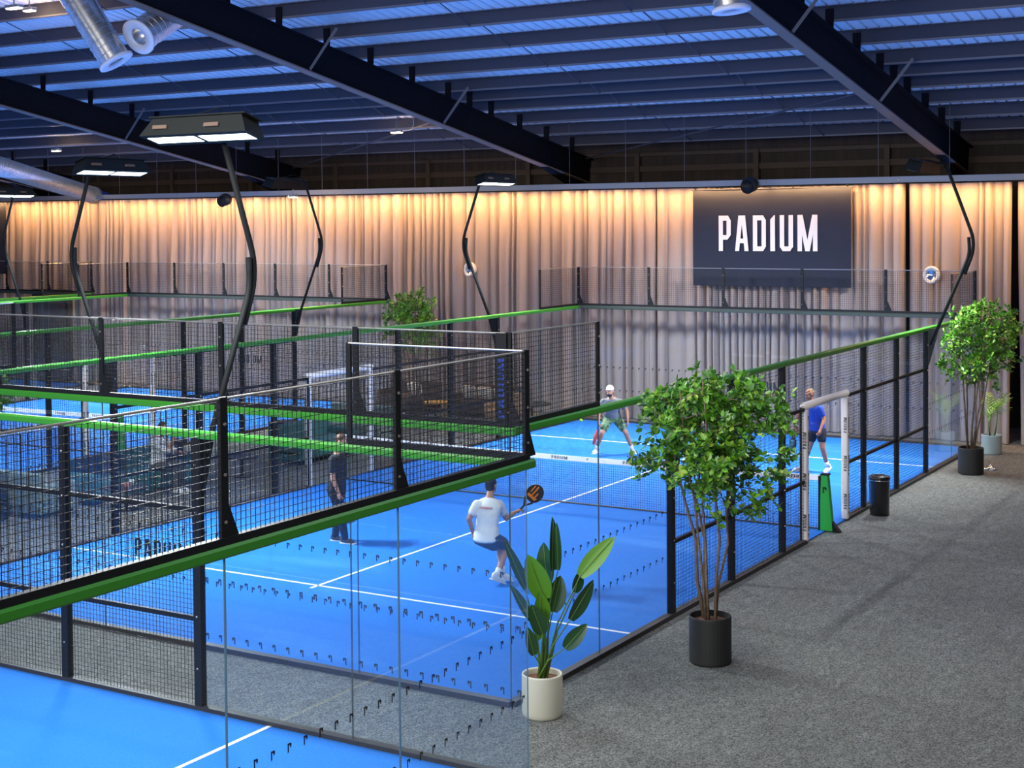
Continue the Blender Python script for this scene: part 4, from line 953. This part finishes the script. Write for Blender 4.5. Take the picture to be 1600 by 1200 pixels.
def person(anchor, J, label, skin, hair, shirt, shorts, legs, shoes, fwd, head_fwd, build=1.0, cap=None, beard=False, cuff=.55, stripe=False, long_trousers=False, bald=False, socks='shoe_white', curl=1.1, hip_fwd=None, short=.66):
    """J holds joints as (right, away, up) seen from the camera, metres, from the anchor on the floor"""
    A = Vector(anchor); W = lambda p: A + RH * p[0] + FH * p[1] + Vector((0, 0, p[2] if len(p) > 2 else 0))
    D = lambda p: (RH * p[0] + FH * p[1] + Vector((0, 0, p[2] if len(p) > 2 else 0))).normalized()
    j = {k: W(v) for k, v in J.items()}; F = D(fwd); HF = D(head_fwd); PF = D(hip_fwd) if hip_fwd else F
    t = thing('person', A, label, 'person')
    up = (j['neck'] - j['hip']).normalized(); side = F.cross(up).normalized(); fr = up.cross(side).normalized()
    pside = PF.cross(Vector((0, 0, 1))).normalized(); k = build
    for s, n in ((1, 'R'), (-1, 'L')):
        j.setdefault('sh' + n, j['neck'] - up * .115 + side * s * .185 * k)
        j['hp' + n] = j['hip'] + pside * s * .095 - Vector((0, 0, .03))
    mid = j['hip'].lerp(j['neck'], .5)
    body = MB(); ex = MB()
    def torso(b, g, top=1.0):
        L = (j['neck'] - j['hip']); P = lambda f: j['hip'] + L * f
        loft(b, [(P(-.14), pside * (.145 * k + g), PF * (.105 + g)), (P(.05), pside * (.165 * k + g), PF * (.115 + g)), (P(.30), side * (.142 * k + g), fr * (.100 + g)), (P(.55), side * (.160 * k + g), fr * (.112 + g)),
                 (P(.76), side * (.178 * k + g), fr * (.108 + g)), (P(.90), side * (.140 * k + g), fr * (.080 + g)), (P(top), side * (.062 + g), fr * (.058 + g))])
    torso(body, 0)
    for n in 'RL':
        limb(body, j['sh' + n], j['el' + n], .056, .040); limb(body, j['el' + n], j['wr' + n], .042, .027)
        body.ell(j['sh' + n].lerp(j['neck'] - up * .16, .25), .062)
        limb(body, j['hp' + n], j['kn' + n], .088, .055); limb(body, j['kn' + n], j['an' + n], .056, .036)
        ca = j['kn' + n].lerp(j['an' + n], .30) - D(J['toe' + n]) * .018; body.ell(ca, (.050, .050, .10), R=Vector((0, 0, 1)).rotation_difference((j['kn' + n] - j['an' + n]).normalized()).to_matrix())
        toe = D(J['toe' + n]); body.ell(j['an' + n] + toe * .05 - Vector((0, 0, .035)), (.036, .09, .03), R=Matrix((toe.cross(Vector((0, 0, 1))).normalized(), toe, Vector((0, 0, 1)))).transposed())
        hd = (j['wr' + n] - j['el' + n]).normalized(); hdir = D(J['hd' + n]) if 'hd' + n in J else hd
        s = 1 if n == 'R' else -1
        nr = side * s if abs(hdir.z) > .5 else Vector((0, 0, 1)); hand(body, ex, j['wr' + n], hdir, nr, s if abs(hdir.z) < .5 else -1 * s * (1 if s > 0 else -1) * (-1 if s > 0 else 1) * -1, curl)
    # head: skull, jaw, nose, ears on a neck
    hz = Vector((0, 0, 1)); HS = HF.cross(hz).normalized(); HU = HS.cross(HF).normalized(); R = Matrix((HS, HF, HU)).transposed(); H = j['head']
    limb(body, j['neck'] - up * .03, H - HU * .06 - HF * .015, .056, .050)
    body.ell(H + HU * .025 - HF * .008, (.074, .094, .092), R=R); body.ell(H - HU * .045 + HF * .022, (.058, .068, .066), R=R); body.ell(H - HU * .092 + HF * .062, (.028, .026, .022), R=R)
    body.ell(H - HU * .012 + HF * .094, (.014, .020, .024), R=R); body.ell(H + HU * .010 + HF * .088, (.010, .014, .026), R=R)
    for s in (-1, 1):
        body.ell(H - HF * .008 + HS * s * .076 - HU * .005, (.012, .022, .033), R=R)
        e = H + HU * .014 + HF * .079 + HS * s * .031
        ex.ell(e, .0125, mi=1, nu=8, nv=6); ex.ell(e + HF * .0085, .0068, mi=2, nu=8, nv=6)
        ex.ell(e + HU * .020 + HF * .008, (.020, .008, .0055), R=R, mi=4, nu=8, nv=5)
    ex.ell(H - HU * .055 + HF * .083, (.024, .010, .0085), R=R, mi=3, nu=10, nv=5)
    fuse(body, [skin, 'eye', 'iris', 'lips', hair], 'body', t, .011, 5, ex)
    if not bald or cap:
        hb = MB(); hb.ell(H + HU * .040 - HF * .018, (.081, .096, .086), R=R); hb.ell(H - HF * .045 - HU * .015, (.074, .058, .070), R=R)
        fuse(hb, [hair], 'hair', t, .012, 2)
    else:
        hb = MB(); hb.ell(H + HU * .040 - HF * .020, (.077, .092, .082), R=R); fuse(hb, [hair], 'hair', t, .012, 2)
    if beard:
        hb = MB(); hb.ell(H - HU * .075 + HF * .040, (.060, .062, .046), R=R); fuse(hb, [hair], 'beard', t, .011, 2)
    if cap:
        cb = MB(); cb.ell(H + HU * .062 - HF * .010, (.087, .102, .076), R=R); c = fuse(cb, [cap], 'cap', t, .012, 2)
        MB().ell(H + HU * .050 + HF * .115, (.070, .062, .010), R=R).build('cap_peak', cap, c, smooth=True)
    sb = MB(); torso(sb, .022, .97)
    Lf = (j['neck'] - j['hip']); loft(sb, [(j['hip'] - Lf * .10, pside * (.195 * k), PF * .150), (j['hip'] + Lf * .2, pside * (.180 * k), PF * .142)])
    for n in 'RL':
        e = j['sh' + n].lerp(j['el' + n], cuff); limb(sb, j['sh' + n], e, .074, .066); sb.ell(j['sh' + n].lerp(j['neck'] - up * .14, .3), .078)
    so = fuse(sb, [shirt], 'shirt', t, .014, 4)
    if stripe:
        P = j['hip'] + Lf * .70
        st = MB(); pts = [(P + side * (.155 * k * math.sin(a)) - fr * (.146 * math.cos(a))) for a in [(-.75 + 1.5 * i / 8) for i in range(9)]]
        for a, b2 in zip(pts, pts[1:]): st.bar(a, b2, .008, .030, up=up)
        st.build('shirt_stripe', 'shirt_pink', so)
    pb = MB(); loft(pb, [(j['hip'] - Vector((0, 0, .11)), pside * .178 * k, PF * .135), (j['hip'] + up * .05, pside * .176 * k, PF * .132)])
    for n in 'RL':
        if long_trousers:
            limb(pb, j['hp' + n], j['kn' + n], .102, .073); limb(pb, j['kn' + n], j['an' + n] + Vector((0, 0, .02)), .073, .060)
        else:
            e = j['hp' + n].lerp(j['kn' + n], short); limb(pb, j['hp' + n], e, .108, .094)
    fuse(pb, [shorts], 'trousers' if long_trousers else 'shorts', t, .013, 4)
    for n in 'RL':
        toe = D(J['toe' + n]); sd = toe.cross(Vector((0, 0, 1))).normalized(); u2 = sd.cross(toe).normalized(); R2 = Matrix((sd, toe, u2)).transposed(); an = j['an' + n]
        if not long_trousers:
            MB().tube([an + (j['kn' + n] - an).normalized() * .10, an - u2 * .02], [.046, .046], 14).build('sock', socks, t, smooth=True)
        fb = MB(); fb.ell(an + toe * .055 - u2 * .042, (.047, .125, .042), R=R2); fb.ell(an - toe * .03 - u2 * .02, (.043, .055, .058), R=R2); fb.ell(an + toe * .12 - u2 * .052, (.048, .06, .030), R=R2)
        sh = fuse(fb, [shoes], 'shoe', t, .010, 3)
        MB().rbox(an + toe * .055 - u2 * .078, (.084, .275, .020), .03, R=R2).build('sole', socks, sh)
    return t, j

def racket(grip, head_dir, face, label, face_mat, stripe_mat=None, rim='racket_black'):
    """padel racket: drilled teardrop head on a short handle; grip is where the hand closes"""
    G = Vector(grip); u = Vector(head_dir).normalized(); f = Vector(face); f = (f - u * f.dot(u)).normalized(); s = u.cross(f).normalized()
    t = thing('padel_racket', G, label, 'racket'); q = lambda a, b, c=0: G + s * a + u * b + f * c
    MB().tube([q(0, -.07), q(0, .02), q(0, .09)], [.0175, .0165, .016], 10).build('handle', 'cloth_black', t, smooth=True)
    b = MB()
    for sg in (-1, 1): b.bar(q(sg * .008, .08), q(sg * .07, .18), .030, .018, up=f)
    b.bar(q(-.07, .18), q(.07, .18), .030, .02, up=f); b.build('throat', rim, t)
    c0 = .300; n = 32; pts = []
    for i in range(n):
        a = 2 * math.pi * i / n; rr = .125 if math.sin(a) > 0 else .125 + .012 * abs(math.sin(a)); pts.append((rr * math.cos(a), c0 + .135 * math.sin(a)))
    for th, sc, nm, mt in ((.019, 1.0, 'rim', rim), (.0205, .90, 'face', face_mat)):
        b = MB(); vs = [q(x * sc, c0 + (y - c0) * sc, -th) for x, y in pts] + [q(x * sc, c0 + (y - c0) * sc, th) for x, y in pts]
        b.add(vs, [list(range(n))[::-1], list(range(n, 2 * n))] + [(i, (i + 1) % n, n + (i + 1) % n, n + i) for i in range(n)]); o = b.build(nm, mt, t)
        if nm == 'face':
            b = MB()
            for ix in range(-3, 4):
                for iy in range(-3, 4):
                    if ix * ix + iy * iy < 9.5:
                        for sg in (-1, 1):
                            b.poly([q(ix * .024 + .006 * math.cos(a), c0 + iy * .024 + .006 * math.sin(a), sg * .0212) for a in [k * math.pi / 4 for k in range(8)]], 0)
            b.build('drilled_holes', 'black', o)
            if stripe_mat:
                b = MB()
                for sg in (-1, 1):
                    for x0, wd, y0, y1 in ((-.075, .018, c0 - .02, c0 + .09), (-.03, .022, c0 - .06, c0 + .105), (.025, .022, c0 - .08, c0 + .03)):
                        b.poly([q(x0, y0, sg * .0209), q(x0 + wd, y0, sg * .0209), q(x0 + wd, y1, sg * .0209), q(x0, y1, sg * .0209)], 0)
                    b.poly([q(-.075, c0 - .085, sg * .0209), q(.06, c0 - .085, sg * .0209), q(.08, c0 - .045, sg * .0209), q(-.08, c0 - .045, sg * .0209)], 0)
                b.build('face_stripes', stripe_mat, o)
    return t

# player in white seen from behind, mid-stride
A1 = (-2.84, 4.30, 0.0)
P1 = dict(hip=(-.135, 0, .70), neck=(-.085, .12, 1.235), head=(-.06, .19, 1.385), shR=(.045, .12, 1.12), shL=(-.262, .08, 1.13), elR=(.145, .18, .915), wrR=(.285, .30, .985), elL=(-.375, .02, .945), wrL=(-.33, .14, .735),
          knR=(.16, .30, .50), anR=(.01, -.02, .155), knL=(.06, .36, .45), anL=(.09, .10, .155), toeR=(.80, .55, -.42), toeL=(.85, .50, -.30), hdR=(.85, .45, .25))
p, j = person(A1, P1, 'player in white t-shirt and navy shorts seen from behind, arm reaching out', 'skin', 'hair_dark', 'shirt_white', 'cloth_navy', None, 'shoe_white', (.38, .92), (.55, .83), stripe=True, curl=1.5)
racket(j['wrR'] + RH * .068 + FH * .03 + Vector((0, 0, .03)), RH * .62 + Vector((0, 0, .66)) + FH * .12, -FH + RH * .15, 'black and orange padel racket in the reaching hand of the player in white', 'racket_black', 'racket_orange')

# player in dark clothes at the back wall
A2 = (-6.40, 5.47, 0.0)
P2 = dict(hip=(-.135, 0, .90), neck=(-.10, -.03, 1.47), head=(-.035, -.06, 1.64), shR=(-.17, -.16, 1.36), shL=(-.08, .15, 1.36), elR=(-.165, -.20, 1.07), wrR=(-.075, -.24, .85), elL=(-.06, .16, 1.08), wrL=(-.03, .10, .86),
          knR=(-.06, -.12, .50), anR=(.005, -.12, .10), knL=(-.12, .10, .50), anL=(-.17, .08, .10), toeR=(.92, -.38), toeL=(.92, -.30))
p, j = person(A2, P2, 'player in dark t-shirt and long dark trousers standing by the end glass', 'skin', 'hair_brown', 'cloth_dark', 'cloth_black', None, 'shoe_dark', (.92, -.38), (.95, -.30), long_trousers=True)
racket(j['wrR'] + RH * .035 - Vector((0, 0, .085)), RH * .38 - Vector((0, 0, .80)), -FH + RH * .2, 'teal and black padel racket hanging from the hand of the player in dark clothes', 'racket_teal', 'racket_black')

# player with the white cap, crouched wide beyond the net
A3 = (-6.70, 15.50, 0.0)
P3 = dict(hip=(-.03, .05, .80), neck=(-.055, -.12, 1.26), head=(-.095, -.19, 1.40), elR=(-.335, -.12, .96), wrR=(-.345, -.26, .75), elL=(.275, -.10, .96), wrL=(.285, -.22, .76), shR=(-.235, -.10, 1.16), shL=(.135, -.10, 1.15),
          knR=(-.27, -.14, .48), anR=(-.39, .02, .10), knL=(.25, -.14, .48), anL=(.40, .02, .10), toeR=(-.45, -.9), toeL=(.35, -.93))
p, j = person(A3, P3, 'player in white cap, grey t-shirt and green patterned shorts beyond the net', 'skin', 'hair_dark', 'shirt_grey', 'camo', None, 'shoe_white', (-.10, -1), (-.28, -.96), cap='white', beard=True, curl=1.2)
racket(j['wrR'] - Vector((0, 0, .085)) - RH * .01, -Vector((0, 0, .95)) - RH * .25 - FH * .05, RH - FH * .25, 'red padel racket held edge-on by the player in the white cap', 'racket_red', None, 'racket_red')

# player in blue beside the net post
A4 = (-1.98, 15.26, 0.0)
P4 = dict(hip=(.01, .02, .90), neck=(-.115, -.03, 1.45), head=(-.165, -.05, 1.60), shL=(.02, -.15, 1.33), elL=(.10, -.16, 1.10), wrL=(.02, -.22, .91), shR=(-.21, .14, 1.33), elR=(-.36, .18, 1.13), wrR=(-.40, .12, .95),
          knL=(.08, -.10, .53), anL=(.20, -.02, .14), knR=(-.14, .10, .50), anR=(-.30, .16, .10), toeL=(-.55, -.55, -.45), toeR=(-.95, -.20))
p, j = person(A4, P4, 'player in blue t-shirt and black shorts striding beside the green net post', 'skin_tan', 'hair_fair', 'shirt_blue', 'cloth_black', None, 'shoe_white', (-.80, -.60), (-.85, -.50), bald=True, short=.5)
racket(j['wrR'] - Vector((0, 0, .085)) - RH * .03, -Vector((0, 0, .85)) - RH * .12, RH + FH * .25, 'dark padel racket hanging from the far hand of the player in blue', 'racket_black', 'racket_teal')

# person sitting on the teal sofa
A5 = (-12.30, 7.40, 0.0)
P5 = dict(hip=(-.08, .0, .52), neck=(-.02, .0, 1.06), head=(.04, -.02, 1.22), elR=(.16, -.22, .80), wrR=(.28, -.18, 1.00), elL=(.20, .16, .72), wrL=(.36, .06, .74), knR=(.36, -.30, .52), anR=(.34, -.30, .10), knL=(.40, -.08, .52), anL=(.40, -.14, .10), toeR=(.9, -.4), toeL=(.9, -.4), hdR=(.1, .1, 1))
person(A5, P5, 'person in white hoodie sitting on the teal sofa, hand near the face', 'skin', 'hair_brown', 'white', 'shorts_grey', None, 'shoe_white', (.86, -.51), (.8, -.6), long_trousers=True, cuff=.98)
